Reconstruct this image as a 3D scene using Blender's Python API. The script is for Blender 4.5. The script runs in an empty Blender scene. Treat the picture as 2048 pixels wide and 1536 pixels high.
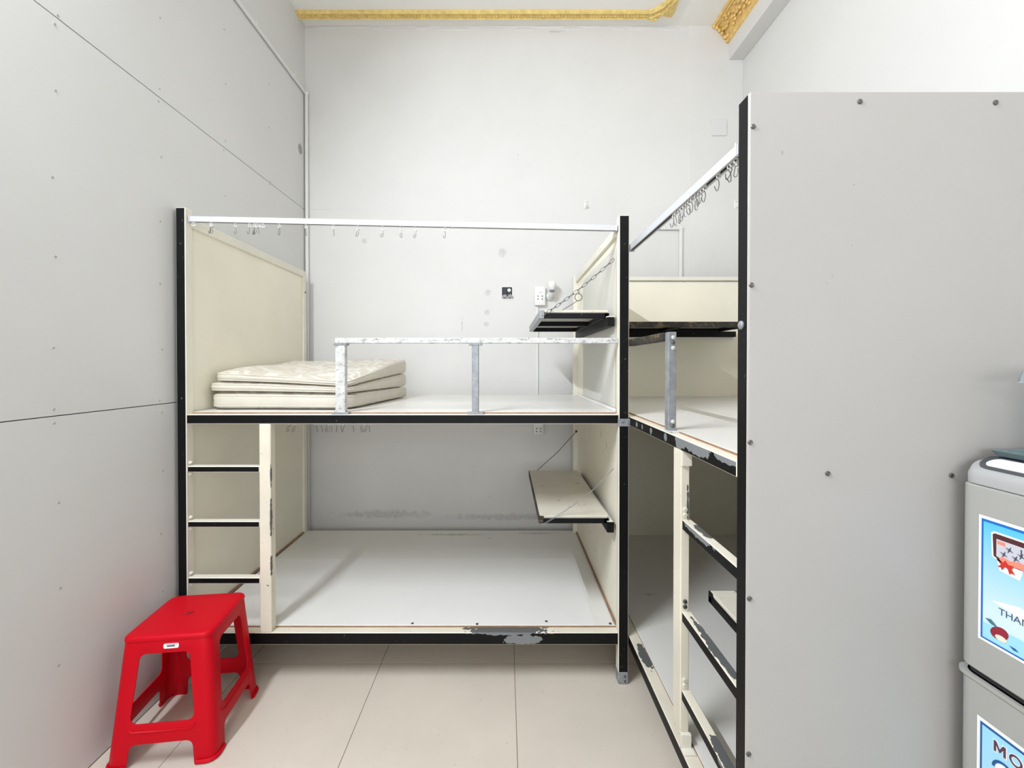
import bpy, bmesh, math, random
from mathutils import Vector, Matrix
random.seed(7)
PI = math.pi
scene = bpy.context.scene
COL = scene.collection

# ------------------------------------------------------------------ camera
cam_data = bpy.data.cameras.new('camera')
cam_data.sensor_width = 36.0
cam_data.lens = 870.0 / 2048.0 * 36.0
cam_data.shift_x = 14.0 / 2048.0
cam_data.shift_y = -30.4 / 2048.0
cam_data.clip_start = 0.05
cam = bpy.data.objects.new('camera', cam_data)
COL.objects.link(cam)
cam.location = (0, 0, 1.345)
cam.rotation_euler = (PI / 2 - math.radians(0.5), 0, 0)
scene.camera = cam

# ------------------------------------------------------------------ world, exposure
world = bpy.data.worlds.new('world')
scene.world = world
world.use_nodes = True
world.node_tree.nodes['Background'].inputs[0].default_value = (0.8, 0.85, 1.0, 1)
world.node_tree.nodes['Background'].inputs[1].default_value = 0.15
vs = scene.view_settings
vs.view_transform = 'Standard'
vs.look = 'None'
vs.exposure = 0.06
vs.gamma = 1.0
vs.use_curve_mapping = False
scene.cycles.max_bounces = 14
scene.cycles.diffuse_bounces = 8
TUBE_MAIN = 100.0     # watts of light thrown into the room by the tube lamp on the left wall
REAR_FILL = 84.0       # watts of soft fill from an area light added behind the camera
TUBE_COL = (0.88, 0.925, 1.0)

# ------------------------------------------------------------------ room numbers
XWL, XWR, YWB, YWF, ZC = -1.39, 1.655, 3.04, -3.2, 3.70
EYE = 1.345
WX0, WX1, WZ0, WZ1 = -1.15, 1.40, 0.85, 2.75     # opening added for the fill light, in the wall behind the camera
dl = bpy.data.lights.new('rear_fill_light', 'AREA'); dl.shape = 'RECTANGLE'; dl.size = WX1 - WX0 - 0.1; dl.size_y = WZ1 - WZ0 - 0.1  # soft fill light added behind the camera
dl.energy = REAR_FILL; dl.color = (0.9, 0.95, 1.0)
dlo = bpy.data.objects.new('rear_fill_light', dl); COL.objects.link(dlo)
dlo.location = ((WX0 + WX1) / 2, YWF - 0.05, (WZ0 + WZ1) / 2); dlo.rotation_euler = (PI / 2, 0, 0)

# ------------------------------------------------------------------ materials
ALB = 0.84
def srgb(r, g, b):
    def f(c):
        c /= 255.0
        return c / 12.92 if c <= 0.04045 else ((c + 0.055) / 1.055) ** 2.4
    k = ALB if min(r, g, b) > 150 else 1.0      # real paints stay well under full reflectance
    return (f(r) * k, f(g) * k, f(b) * k, 1.0)

class NT:
    def __init__(self, m):
        self.t = m.node_tree
    def n(self, typ, **kw):
        x = self.t.nodes.new(typ)
        for k, v in kw.items():
            setattr(x, k, v)
        return x
    def l(self, a, b):
        self.t.links.new(a, b)
    def math(self, op, a, b=None, clamp=False):
        x = self.n('ShaderNodeMath', operation=op, use_clamp=clamp)
        for i, v in enumerate((a, b)):
            if v is None:
                continue
            if isinstance(v, (int, float)):
                x.inputs[i].default_value = v
            else:
                self.l(v, x.inputs[i])
        return x.outputs[0]
    def mix(self, fac, a, b):
        x = self.n('ShaderNodeMix', data_type='RGBA')
        if isinstance(fac, (int, float)):
            x.inputs[0].default_value = fac
        else:
            self.l(fac, x.inputs[0])
        for i, v in ((6, a), (7, b)):
            if isinstance(v, tuple):
                x.inputs[i].default_value = v
            else:
                self.l(v, x.inputs[i])
        return x.outputs[2]
    def noise(self, vec, scale, detail=3.0, rough=0.55):
        x = self.n('ShaderNodeTexNoise')
        x.inputs['Scale'].default_value = scale
        x.inputs['Detail'].default_value = detail
        x.inputs['Roughness'].default_value = rough
        if vec is not None:
            self.l(vec, x.inputs['Vector'])
        return x.outputs['Fac']
    def ramp(self, v, lo, hi):
        x = self.n('ShaderNodeMapRange')
        x.inputs[1].default_value = lo
        x.inputs[2].default_value = hi
        self.l(v, x.inputs[0])
        return x.outputs[0]

def new_mat(name, col=(0.8, 0.8, 0.8, 1), rough=0.5, metal=0.0, spec=0.5):
    m = bpy.data.materials.new(name)
    m.use_nodes = True
    b = m.node_tree.nodes['Principled BSDF']
    b.inputs['Base Color'].default_value = col
    b.inputs['Roughness'].default_value = rough
    b.inputs['Metallic'].default_value = metal
    b.inputs['Specular IOR Level'].default_value = spec
    return m, NT(m), b

def paint(name, col, rough=0.5, chips=(), chip_col=srgb(118, 120, 122), specks=0.0, speck_col=None,
          mottle=0.04, mottle_scale=6.0, bump=0.0, bump_scale=60.0, spots=(), spot_col=srgb(70, 64, 56),
          edge=0.55, edge_scale=45.0, flake=None, flake_col=None, spec=0.5):
    """painted surface: slow tone variation, flaked-off patches (chips), small specks, dirt spots"""
    m, t, b = new_mat(name, col, rough, 0.0, spec)
    pos = t.n('ShaderNodeNewGeometry').outputs['Position']
    c = col
    if mottle:
        k = t.ramp(t.noise(pos, mottle_scale, 4.0), 0.3, 0.7)
        dark = tuple(x * (1 - 2.2 * mottle) for x in col[:3]) + (1,)
        lite = tuple(min(1, x * (1 + mottle)) for x in col[:3]) + (1,)
        c = t.mix(k, dark, lite)
    if flake:
        sc, thr = flake
        mp = t.n('ShaderNodeMapping')
        mp.inputs['Scale'].default_value = (0.5, 0.5, 1.0)
        t.l(pos, mp.inputs[0])
        f = t.ramp(t.noise(mp.outputs[0], sc, 6.0, 0.7), thr, thr + 0.025)
        c = t.mix(f, c, flake_col or chip_col)
    if specks:
        s = t.ramp(t.noise(pos, 85.0, 2.0), 1 - specks, 1 - specks + 0.02)
        c = t.mix(s, c, speck_col or chip_col)
    def field(items, wob):
        d = None
        for cen, r in items:
            a = t.n('ShaderNodeVectorMath', operation='SUBTRACT')
            t.l(pos, a.inputs[0]); a.inputs[1].default_value = cen
            q = t.n('ShaderNodeVectorMath', operation='DIVIDE')
            t.l(a.outputs[0], q.inputs[0]); q.inputs[1].default_value = r
            L = t.n('ShaderNodeVectorMath', operation='LENGTH')
            t.l(q.outputs[0], L.inputs[0])
            v = L.outputs['Value']
            d = v if d is None else t.math('MINIMUM', d, v)
        w = t.math('MULTIPLY', t.math('SUBTRACT', t.noise(pos, edge_scale, 4.0), 0.5), wob * 2)
        return t.math('ADD', d, w)
    if chips:
        f = t.math('LESS_THAN', field(chips, edge), 1.0)
        c = t.mix(f, c, chip_col)
    if spots:
        f = t.ramp(field(spots, 0.9), 1.1, 0.5)
        fn = t.ramp(t.noise(pos, edge_scale * 4, 3.0), 0.35, 0.65)
        c = t.mix(t.math('MULTIPLY', t.math('MULTIPLY', f, fn), 0.65, True), c, spot_col)
    if not isinstance(c, tuple):
        t.l(c, b.inputs['Base Color'])
    if bump:
        bn = t.n('ShaderNodeBump')
        bn.inputs['Strength'].default_value = bump
        bn.inputs['Distance'].default_value = 0.002
        t.l(t.noise(pos, bump_scale, 4.0), bn.inputs['Height'])
        t.l(bn.outputs[0], b.inputs['Normal'])
    return m

M = {}
M['wall'] = paint('wall_paint', srgb(226, 225, 222), 0.6, mottle=0.012, mottle_scale=1.6, bump=0.06, bump_scale=25)
M['wall_back'] = paint('back_wall_paint', srgb(228, 227, 224), 0.62, mottle=0.02, mottle_scale=1.8, bump=0.1, bump_scale=14,
    spots=[((-0.02, 3.04, 2.13), (0.03, 0.06, 0.035)), ((-0.12, 3.04, 1.85), (0.022, 0.06, 0.022)), ((-0.125, 3.04, 1.71), (0.02, 0.06, 0.022)),
           ((-0.13, 3.04, 1.63), (0.025, 0.06, 0.015)), ((-0.98, 3.04, 2.21), (0.02, 0.06, 0.02)), ((0.09, 3.04, 2.81), (0.006, 0.06, 0.006)),
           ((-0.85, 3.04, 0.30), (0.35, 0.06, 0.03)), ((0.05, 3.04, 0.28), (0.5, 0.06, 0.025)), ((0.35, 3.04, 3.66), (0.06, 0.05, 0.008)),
           ((-0.11, 3.04, 0.42), (0.008, 0.06, 0.008)), ((-0.3, 3.04, 1.62), (0.006, 0.06, 0.06))],
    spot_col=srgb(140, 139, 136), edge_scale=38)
M['wall_dark'] = paint('grey_wall', srgb(128, 124, 118), 0.7, mottle=0.03)
M['board'] = paint('partition_board', srgb(226, 226, 225), 0.55, mottle=0.015, mottle_scale=1.4, bump=0.05, bump_scale=90)
M['screw_paint'] = paint('painted_screw', srgb(186, 186, 184), 0.6, mottle=0)
M['seam'] = paint('seam_backing', srgb(120, 118, 112), 0.8, mottle=0)  # grey backing slab visible between the boards
M['ceiling'] = paint('ceiling_paint', srgb(253, 251, 246), 0.7, mottle=0.015, mottle_scale=1.2)
M['grout'] = paint('grout', srgb(112, 100, 88), 0.9, mottle=0.08, mottle_scale=8)
M['tile'] = paint('porcelain_tile', srgb(222, 212, 198), 0.32, mottle=0.03, mottle_scale=3.0, specks=0.3, speck_col=srgb(196, 186, 170))
M['cream'] = paint('cream_paint', srgb(240, 236, 221), 0.42, mottle=0.03, specks=0.262, speck_col=srgb(150, 142, 124))
M['cream_board'] = paint('cream_board', srgb(250, 245, 226), 0.45, mottle=0.03, mottle_scale=2.2, bump=0.05, bump_scale=10,
    spots=[((0.49, 2.18, 1.00), (0.03, 0.010, 0.03)), ((0.49, 2.06, 0.965), (0.03, 0.010, 0.035)), ((0.49, 2.13, 0.92), (0.03, 0.008, 0.012)),
           ((1.30, 2.9, 1.62), (0.006, 0.03, 0.006)), ((0.49, 2.3, 0.36), (0.03, 0.02, 0.01)), ((0.49, 2.45, 0.40), (0.03, 0.02, 0.008))],
    spot_col=srgb(60, 52, 42), edge_scale=60)
M['black'] = paint('black_paint', srgb(8, 8, 9), 0.5, spec=0.2, mottle=0.2, specks=0.27, speck_col=srgb(96, 98, 98), bump=0.06, bump_scale=40)
M['black_chip'] = paint('black_paint_flaked', srgb(9, 9, 10), 0.5, spec=0.2, mottle=0.2, specks=0.27, speck_col=srgb(96, 98, 98), edge=0.75, edge_scale=38.0,
    chips=[((0.01, 1.82, 0.222), (0.17, 0.06, 0.014)), ((0.075, 1.82, 0.19), (0.085, 0.05, 0.02)),
           ((0.524, 1.30, 1.116), (0.05, 0.037, 0.022)), ((0.524, 1.19, 1.118), (0.05, 0.085, 0.02)), ((0.524, 1.04, 1.122), (0.05, 0.06, 0.012)),
           ((0.524, 1.56, 1.108), (0.05, 0.012, 0.012)), ((0.524, 1.66, 1.108), (0.05, 0.008, 0.011)), ((0.524, 1.73, 1.108), (0.05, 0.012, 0.011)),
           ((0.524, 1.42, 1.108), (0.05, 0.014, 0.013)), ((0.524, 1.19, 0.88), (0.06, 0.09, 0.012)), ((0.524, 1.02, 0.37), (0.06, 0.05, 0.012))],
    chip_col=srgb(122, 124, 125))
M['cream_chip'] = paint('cream_paint_flaked', srgb(240, 233, 214), 0.42, mottle=0.04, specks=0.28, speck_col=srgb(120, 112, 96), edge=0.7, edge_scale=50.0,
    chips=[((0.01, 1.85, 0.224), (0.17, 0.08, 0.02)), ((0.075, 1.82, 0.19), (0.085, 0.03, 0.02)),
           ((0.55, 1.70, 0.2), (0.022, 0.07, 0.03)), ((0.56, 1.34, 0.2), (0.012, 0.05, 0.03)), ((0.562, 1.10, 0.2), (0.012, 0.08, 0.03)),
           ((0.545, 1.12, 0.61), (0.013, 0.13, 0.04)), ((0.55, 1.2, 0.88), (0.013, 0.05, 0.04)), ((0.545, 1.08, 0.37), (0.014, 0.06, 0.04)),
           ((-0.981, 1.82, 0.70), (0.006, 0.012, 0.10)), ((-0.981, 1.82, 0.88), (0.005, 0.012, 0.05)), ((-0.981, 1.82, 0.50), (0.005, 0.012, 0.05)),
           ((0.546, 1.29, 0.93), (0.004, 0.01, 0.05)), ((0.545, 1.29, 0.98), (0.004, 0.01, 0.015))],
    chip_col=srgb(88, 90, 90))
M['deck'] = paint('white_deck_board', srgb(238, 236, 230), 0.3, mottle=0.02, mottle_scale=2.5, specks=0.25, speck_col=srgb(170, 160, 146),
    spots=[((0.72, 2.15, 0.207), (0.03, 0.015, 0.03)), ((-0.10, 2.80, 0.23), (0.02, 0.012, 0.03)), ((-0.35, 2.86, 0.23), (0.25, 0.02, 0.02)),
           ((1.23, 2.82, 1.14), (0.012, 0.01, 0.02)), ((1.30, 2.58, 1.14), (0.16, 0.006, 0.02)), ((0.20, 2.88, 0.23), (0.15, 0.015, 0.02))],
    spot_col=srgb(96, 80, 66), edge_scale=50)
M['ply_edge'] = paint('plywood_edge', srgb(150, 118, 92), 0.8, mottle=0.12, mottle_scale=20)
M['sheet'] = paint('vinyl_sheet', srgb(243, 242, 239), 0.28, mottle=0.01)
M['lining'] = new_mat('white_plastic_lining', (0.90, 0.90, 0.87, 1), 0.35)[0]
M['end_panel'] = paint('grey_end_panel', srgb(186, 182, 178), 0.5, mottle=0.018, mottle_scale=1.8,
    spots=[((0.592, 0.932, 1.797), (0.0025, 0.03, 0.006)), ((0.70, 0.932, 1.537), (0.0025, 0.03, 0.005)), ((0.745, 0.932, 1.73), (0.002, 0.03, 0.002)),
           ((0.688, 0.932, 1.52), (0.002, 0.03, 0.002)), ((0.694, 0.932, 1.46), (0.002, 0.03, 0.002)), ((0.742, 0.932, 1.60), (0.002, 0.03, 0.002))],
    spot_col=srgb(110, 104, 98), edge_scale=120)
M['galv'] = paint('galvanised_steel', srgb(160, 164, 168), 0.42, mottle=0.13, mottle_scale=40)
M['galv'].node_tree.nodes['Principled BSDF'].inputs['Metallic'].default_value = 0.35
M['flaked'] = paint('flaked_white_paint', srgb(218, 218, 215), 0.5, mottle=0.10, mottle_scale=30, flake=(70.0, 0.56), flake_col=srgb(165, 166, 167), specks=0.30, speck_col=srgb(90, 90, 90))
M['dark_flaked'] = paint('rusty_dark_steel', srgb(44, 40, 34), 0.7, mottle=0.25, mottle_scale=30, flake=(34.0, 0.54), flake_col=srgb(92, 78, 52))
M['shelf_under'] = paint('shelf_underside', srgb(190, 188, 180), 0.5, mottle=0.05)
M['shelf_board'] = paint('dirty_shelf_board', srgb(228, 222, 206), 0.4, mottle=0.05, mottle_scale=5, specks=0.3, speck_col=srgb(150, 136, 116),
    spots=[((0.2, 2.35, 0.69), (0.008, 0.02, 0.02)), ((0.4, 2.4, 0.69), (0.012, 0.02, 0.02)), ((0.26, 2.1, 0.69), (0.01, 0.015, 0.02)), ((0.3, 2.0, 0.69), (0.008, 0.012, 0.02))],
    spot_col=srgb(66, 54, 44))
M['alu'] = new_mat('white_aluminium', srgb(214, 215, 219), 0.35, 0.2)[0]
M['alu_dark'] = new_mat('track_slot', srgb(26, 26, 27), 0.6)[0]
M['steel'] = new_mat('bright_wire', srgb(104, 104, 100), 0.4, 0.6)[0]
M['steel_dark'] = new_mat('dull_steel', srgb(104, 104, 102), 0.4, 0.8)[0]
M['rust_wire'] = new_mat('rusty_wire', srgb(84, 72, 58), 0.6, 0.4)[0]
M['plastic'] = new_mat('white_plastic', srgb(240, 240, 238), 0.3)[0]
M['pvc'] = new_mat('painted_conduit', srgb(232, 232, 229), 0.42)[0]
M['bulb'] = new_mat('milky_bulb_glass', srgb(244, 244, 242), 0.12)[0]
M['hole'] = new_mat('dark_hole', srgb(28, 26, 26), 0.7)[0]
M['navy'] = new_mat('dark_box_plastic', srgb(14, 20, 36), 0.35)[0]
M['plaster'] = paint('rough_plaster', srgb(158, 154, 150), 0.9, mottle=0.12, mottle_scale=60, bump=0.6, bump_scale=120)
M['gold'] = paint('gold_paint', srgb(228, 200, 124), 0.45, mottle=0.10, mottle_scale=30, bump=0.25, bump_scale=90)
M['gold_warm'] = paint('gold_paint_warm', srgb(226, 190, 116), 0.45, mottle=0.12, mottle_scale=34, bump=0.3, bump_scale=90)
M['red'] = new_mat('red_plastic', srgb(190, 0, 24), 0.45, 0.0, 0.16)[0]
M['red'].node_tree.nodes['Principled BSDF'].inputs['Subsurface Weight'].default_value = 0.0
M['red_mark'] = new_mat('moulded_mark', srgb(110, 2, 10), 0.5)[0]
M['fridge'] = new_mat('silver_grey_enamel', srgb(178, 178, 172), 0.35, 0.15)[0]
M['fridge_cap'] = new_mat('pale_grey_plastic', srgb(172, 172, 171), 0.4)[0]
M['fridge_dark'] = new_mat('charcoal_trim', srgb(66, 68, 72), 0.45)[0]
M['fridge_white'] = new_mat('off_white', srgb(226, 226, 222), 0.4)[0]
M['gap'] = new_mat('door_gasket', srgb(40, 40, 40), 0.7)[0]
M['white'] = new_mat('white_print', srgb(246, 246, 244), 0.35)[0]
M['blue'] = new_mat('blue_print', srgb(20, 100, 180), 0.35)[0]
M['blue_dark'] = new_mat('dark_blue_print', srgb(24, 84, 140), 0.35)[0]
M['maroon'] = new_mat('maroon_print', srgb(74, 34, 36), 0.35)[0]
M['lilac'] = new_mat('lilac_print', srgb(206, 204, 214), 0.35)[0]
M['ribbon'] = new_mat('red_print', srgb(190, 44, 34), 0.35)[0]
M['pink'] = new_mat('pink_print', srgb(236, 132, 110), 0.35)[0]
M['ink'] = new_mat('grey_ink', srgb(62, 74, 88), 0.4)[0]
M['plum'] = new_mat('plum_ink', srgb(84, 52, 70), 0.4)[0]
M['fruit'] = new_mat('fruit_print', srgb(140, 30, 50), 0.35)[0]
M['leaf'] = new_mat('leaf_print', srgb(60, 110, 120), 0.35)[0]
M['cream_print'] = new_mat('cream_print', srgb(240, 230, 210), 0.35)[0]
def gradient_print(name, z0, z1, c0, c1):
    m, t, b = new_mat(name, c0, 0.35)
    pos = t.n('ShaderNodeNewGeometry').outputs['Position']
    s = t.n('ShaderNodeSeparateXYZ'); t.l(pos, s.inputs[0])
    k = t.ramp(s.outputs[2], z0, z1)
    t.l(t.mix(k, c0, c1), b.inputs['Base Color'])
    return m
M['sky_print'] = gradient_print('sky_print', 0.86, 1.03, srgb(214, 236, 246), srgb(86, 182, 240))
M['sky_print_low'] = gradient_print('pale_sky_print', 0.3, 0.62, srgb(210, 232, 242), srgb(150, 206, 230))
m, t, b = new_mat('clear_grey_plastic', (0.80, 0.84, 0.85, 1), 0.04)
b.inputs['Transmission Weight'].default_value = 1.0
b.inputs['IOR'].default_value = 1.12
M['clear'] = m
m, t, b = new_mat('teal_glass', srgb(120, 140, 142), 0.12)
b.inputs['Transmission Weight'].default_value = 0.35
M['teal'] = m
# satin brocade of the folded mattress
m, t, b = new_mat('ivory_brocade', srgb(242, 236, 218), 0.38)
pos = t.n('ShaderNodeNewGeometry').outputs['Position']
w = t.n('ShaderNodeTexWave', wave_type='BANDS', bands_direction='DIAGONAL')
w.inputs['Scale'].default_value = 5.0
w.inputs['Distortion'].default_value = 14.0
w.inputs['Detail'].default_value = 2.0
w.inputs['Detail Scale'].default_value = 1.6
t.l(pos, w.inputs['Vector'])
k = t.ramp(w.outputs['Fac'], 0.42, 0.58)
t.l(t.mix(k, srgb(206, 198, 180), srgb(230, 225, 212)), b.inputs['Base Color'])
r = t.n('ShaderNodeMapRange'); t.l(k, r.inputs[0]); r.inputs[3].default_value = 0.55; r.inputs[4].default_value = 0.28
t.l(r.outputs[0], b.inputs['Roughness'])
bn = t.n('ShaderNodeBump'); bn.inputs['Strength'].default_value = 0.25; bn.inputs['Distance'].default_value = 0.003
t.l(k, bn.inputs['Height']); t.l(bn.outputs[0], b.inputs['Normal'])
b.inputs['Sheen Weight'].default_value = 0.2
M['brocade'] = m
M['ticking'] = paint('mattress_side_cloth', srgb(220, 214, 199), 0.6, mottle=0.03, mottle_scale=9, bump=0.15, bump_scale=30)
def emit_mat(name, col, s):
    m, t, b = new_mat(name, (1, 1, 1, 1), 0.4)
    b.inputs['Emission Color'].default_value = col
    b.inputs['Emission Strength'].default_value = s
    return m
M['tube'] = emit_mat('tube_glow', TUBE_COL + (1,), 12.0)

# ------------------------------------------------------------------ object helpers
def tag(o, label=None, cat=None, group=None, kind=None):
    if label: o['label'] = label
    if cat: o['category'] = cat
    if group: o['group'] = group
    if kind: o['kind'] = kind
    return o

def thing(name, label, cat, loc=(0, 0, 0), rotz=0.0, group=None):
    o = bpy.data.objects.new(name, None)
    o.empty_display_size = 0.1
    COL.objects.link(o)
    o.location = loc
    o.rotation_euler = (0, 0, rotz)
    return tag(o, label, cat, group)

def wpos(o):
    v = Vector((0, 0, 0))
    while o is not None:
        v = v + Vector(o.location)
        o = o.parent
    return v

def mesh_from(bm, name, mats, smooth=False):
    bmesh.ops.recalc_face_normals(bm, faces=bm.faces[:])
    me = bpy.data.meshes.new(name)
    bm.to_mesh(me)
    bm.free()
    for x in (mats if isinstance(mats, (list, tuple)) else [mats]):
        me.materials.append(M[x] if isinstance(x, str) else x)
    if smooth:
        for p in me.polygons:
            p.use_smooth = True
        try:
            me.set_sharp_from_angle(angle=math.radians(40))
        except Exception:
            pass
    return me

def link(name, me, parent=None, loc=(0, 0, 0)):
    o = bpy.data.objects.new(name, me)
    COL.objects.link(o)
    if parent is not None:
        o.parent = parent
    o.location = loc
    return o

def obj(name, bm, mats, parent=None, smooth=False, local=False):
    """bm in world coordinates (local=False): origin goes to the bottom centre of the piece"""
    if local:
        return link(name, mesh_from(bm, name, mats, smooth), parent)
    xs = [v.co for v in bm.verts]
    c = Vector(((min(v.x for v in xs) + max(v.x for v in xs)) / 2, (min(v.y for v in xs) + max(v.y for v in xs)) / 2, min(v.z for v in xs)))
    for v in bm.verts:
        v.co -= c
    me = mesh_from(bm, name, mats, smooth)
    base = wpos(parent) if parent is not None else Vector((0, 0, 0))
    return link(name, me, parent, c - base)

def box(bm, x0, x1, y0, y1, z0, z1, bev=0.0, mat=0, seg=1):
    r = bmesh.ops.create_cube(bm, size=1.0)
    vs_ = r['verts']
    for v in vs_:
        v.co = Vector(((x0 + x1) / 2 + v.co.x * (x1 - x0), (y0 + y1) / 2 + v.co.y * (y1 - y0), (z0 + z1) / 2 + v.co.z * (z1 - z0)))
    fs = list({f for v in vs_ for f in v.link_faces})
    for f in fs:
        f.material_index = mat
    if bev:
        es = list({e for v in vs_ for e in v.link_edges})
        rr = bmesh.ops.bevel(bm, geom=es, offset=bev, segments=seg, profile=0.5, affect='EDGES')
        for f in rr['faces']:
            f.material_index = mat
    return fs

def B(x0, x1, y0, y1, z0, z1, bev=0.0, seg=1):
    bm = bmesh.new()
    box(bm, x0, x1, y0, y1, z0, z1, bev, 0, seg)
    return bm

NORM = {'-y': Vector((0, -1, 0)), '-x': Vector((-1, 0, 0)), '+z': Vector((0, 0, 1)), '-z': Vector((0, 0, -1)), '+y': Vector((0, 1, 0)), '+x': Vector((1, 0, 0))}
def bar(name, dims, parent, mats=('cream', 'black'), faces=('-y',), bev=0.0025):
    """square steel tube: first material all round, second on the named faces"""
    bm = B(*dims, bev)
    bm.normal_update()
    bmesh.ops.recalc_face_normals(bm, faces=bm.faces[:])
    for f in bm.faces:
        if any(f.normal.dot(NORM[k]) > 0.95 for k in faces):
            f.material_index = 1
    return obj(name, bm, list(mats), parent)

def tube(bm, pts, r, seg=6, closed=False, mat=0):
    """round tube along a polyline"""
    pts = [Vector(p) for p in pts]
    n = len(pts)
    rings = []
    up = None
    for i, p in enumerate(pts):
        a = pts[(i - 1) % n] if (closed or i > 0) else p
        c = pts[(i + 1) % n] if (closed or i < n - 1) else p
        d = (c - a).normalized()
        if up is None:
            up = Vector((0, 0, 1)) if abs(d.z) < 0.9 else Vector((1, 0, 0))
        u = (up - d * up.dot(d))
        if u.length < 1e-5:
            u = d.orthogonal()
        u.normalize()
        v = d.cross(u)
        up = u
        rr = r[i] if isinstance(r, (list, tuple)) else r
        rings.append([bm.verts.new(p + u * math.cos(2 * PI * k / seg) * rr + v * math.sin(2 * PI * k / seg) * rr) for k in range(seg)])
    m_ = n if closed else n - 1
    for i in range(m_):
        A, C = rings[i], rings[(i + 1) % n]
        for k in range(seg):
            f = bm.faces.new((A[k], A[(k + 1) % seg], C[(k + 1) % seg], C[k]))
            f.material_index = mat
    if not closed:
        for ring in (rings[0], rings[-1]):
            f = bm.faces.new(ring)
            f.material_index = mat

def cyl(bm, p0, p1, r0, r1=None, seg=16, mat=0):
    tube(bm, [p0, p1], [r0, r0 if r1 is None else r1], seg, False, mat)

def lathe(bm, prof, cen, seg=20, axis='z', mat=0):
    cen = Vector(cen)
    rings = []
    for r, h in prof:
        ring = []
        for k in range(seg):
            a = 2 * PI * k / seg
            p = Vector((r * math.cos(a), r * math.sin(a), h))
            if axis == 'y':
                p = Vector((p.x, p.z, p.y))
            if axis == 'x':
                p = Vector((p.z, p.x, p.y))
            ring.append(bm.verts.new(cen + p))
        rings.append(ring)
    for A, C in zip(rings, rings[1:]):
        for k in range(seg):
            f = bm.faces.new((A[k], A[(k + 1) % seg], C[(k + 1) % seg], C[k]))
            f.material_index = mat
    for ring in (rings[0], rings[-1]):
        f = bm.faces.new(ring); f.material_index = mat

def ball(bm, cen, rx, ry, rz, seg=10, mat=0):
    r = bmesh.ops.create_uvsphere(bm, u_segments=seg, v_segments=max(5, seg // 2 + 1), radius=1.0)
    for v in r['verts']:
        v.co = Vector((cen[0] + v.co.x * rx, cen[1] + v.co.y * ry, cen[2] + v.co.z * rz))
        for f in v.link_faces:
            f.material_index = mat

def rrect(x0, x1, y0, y1, r, seg=5):
    pts = []
    for cx, cy, a0 in ((x1 - r, y1 - r, 0), (x0 + r, y1 - r, PI / 2), (x0 + r, y0 + r, PI), (x1 - r, y0 + r, 1.5 * PI)):
        for k in range(seg + 1):
            a = a0 + PI / 2 * k / seg
            pts.append((cx + r * math.cos(a), cy + r * math.sin(a)))
    return pts

def loft(bm, loops, mat=0, cap=True):
    """loops: lists of 3d points, same count"""
    rings = [[bm.verts.new(p) for p in L] for L in loops]
    n = len(rings[0])
    for A, C in zip(rings, rings[1:]):
        for k in range(n):
            f = bm.faces.new((A[k], A[(k + 1) % n], C[(k + 1) % n], C[k])); f.material_index = mat
    if cap:
        for ring in (rings[0], rings[-1]):
            f = bm.faces.new(ring); f.material_index = mat

def prism(bm, pts, fn0, fn1, mat=0):
    """flat outline pts lofted from fn0(p) to fn1(p)"""
    loft(bm, [[fn0(p) for p in pts], [fn1(p) for p in pts]], mat)

# ================================================================== THE ROOM
# ---- floor: tiles 0.6 m
fl = tag(obj('floor', B(XWL - 0.1, XWR + 0.1, YWF - 0.1, YWB + 0.1, -0.12, -0.0005), 'grout'),
         'cream porcelain tiled floor with thin brown joints', 'floor', kind='structure')
xs = [XWL] + [0.0425 + 0.6 * k for k in (-2, -1, 0, 1, 2)] + [XWR]
ys = [YWF] + [1.947 + 0.6 * k for k in range(-8, 2)] + [YWB]
xs = sorted(xs); ys = sorted(ys)
for i in range(len(xs) - 1):
    for j in range(len(ys) - 1):
        obj('tile', B(xs[i] + 0.0012, xs[i + 1] - 0.0012, ys[j] + 0.0012, ys[j + 1] - 0.0012, -0.010, 0.0, 0.0003), 'tile', fl)

# ---- ceiling
ce = tag(obj('ceiling', B(XWL - 0.1, XWR + 0.1, YWF - 0.1, YWB + 0.1, ZC, ZC + 0.12), 'ceiling'), 'off-white plaster ceiling with gold mouldings', 'ceiling', kind='structure')

# ---- left wall: partition boards with open seams
wl = tag(obj('wall_left', B(XWL - 0.12, XWL - 0.012, YWF - 0.1, YWB + 0.1, -0.1, ZC + 0.1), 'seam'), 'pale grey partition wall of screwed boards', 'wall', kind='structure')
for z0, z1 in ((0.0, 1.187), (1.187, 2.422), (2.422, ZC)):
    for y0, y1 in ((YWF, 0.60), (0.60, YWB)):
        obj('panel', B(XWL - 0.012, XWL, y0 + 0.0008, y1 - 0.0008, z0 + 0.0016, z1 - 0.0016, 0.0008), 'board', wl)
bm = bmesh.new()
lathe(bm, [(0.005, -0.001), (0.0046, 0.0006), (0.0032, 0.001), (0.0015, 0.0004)], (0, 0, 0), 10, 'x')
dim_me = mesh_from(bm, 'screw', 'screw_paint', True)
for y in (1.35, 1.76, 2.17, 2.58):
    for z in (0.42, 0.66, 0.92, 1.165, 1.21, 1.41, 1.67, 1.93, 2.18, 2.40, 2.445, 2.75, 3.0):
        link('screw', dim_me, wl, Vector((XWL, y + random.uniform(-.012, .012), z + random.uniform(-.015, .015))) - Vector(wl.location))
bm = bmesh.new(); lathe(bm, [(0.036, 0.0), (0.034, 0.0012), (0.01, 0.002)], (XWL, 2.965, 2.81), 14, 'x')
for v in bm.verts: v.co.y = 2.965 + (v.co.y - 2.965) * 0.8
obj('patch', bm, 'plaster', wl)

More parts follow.
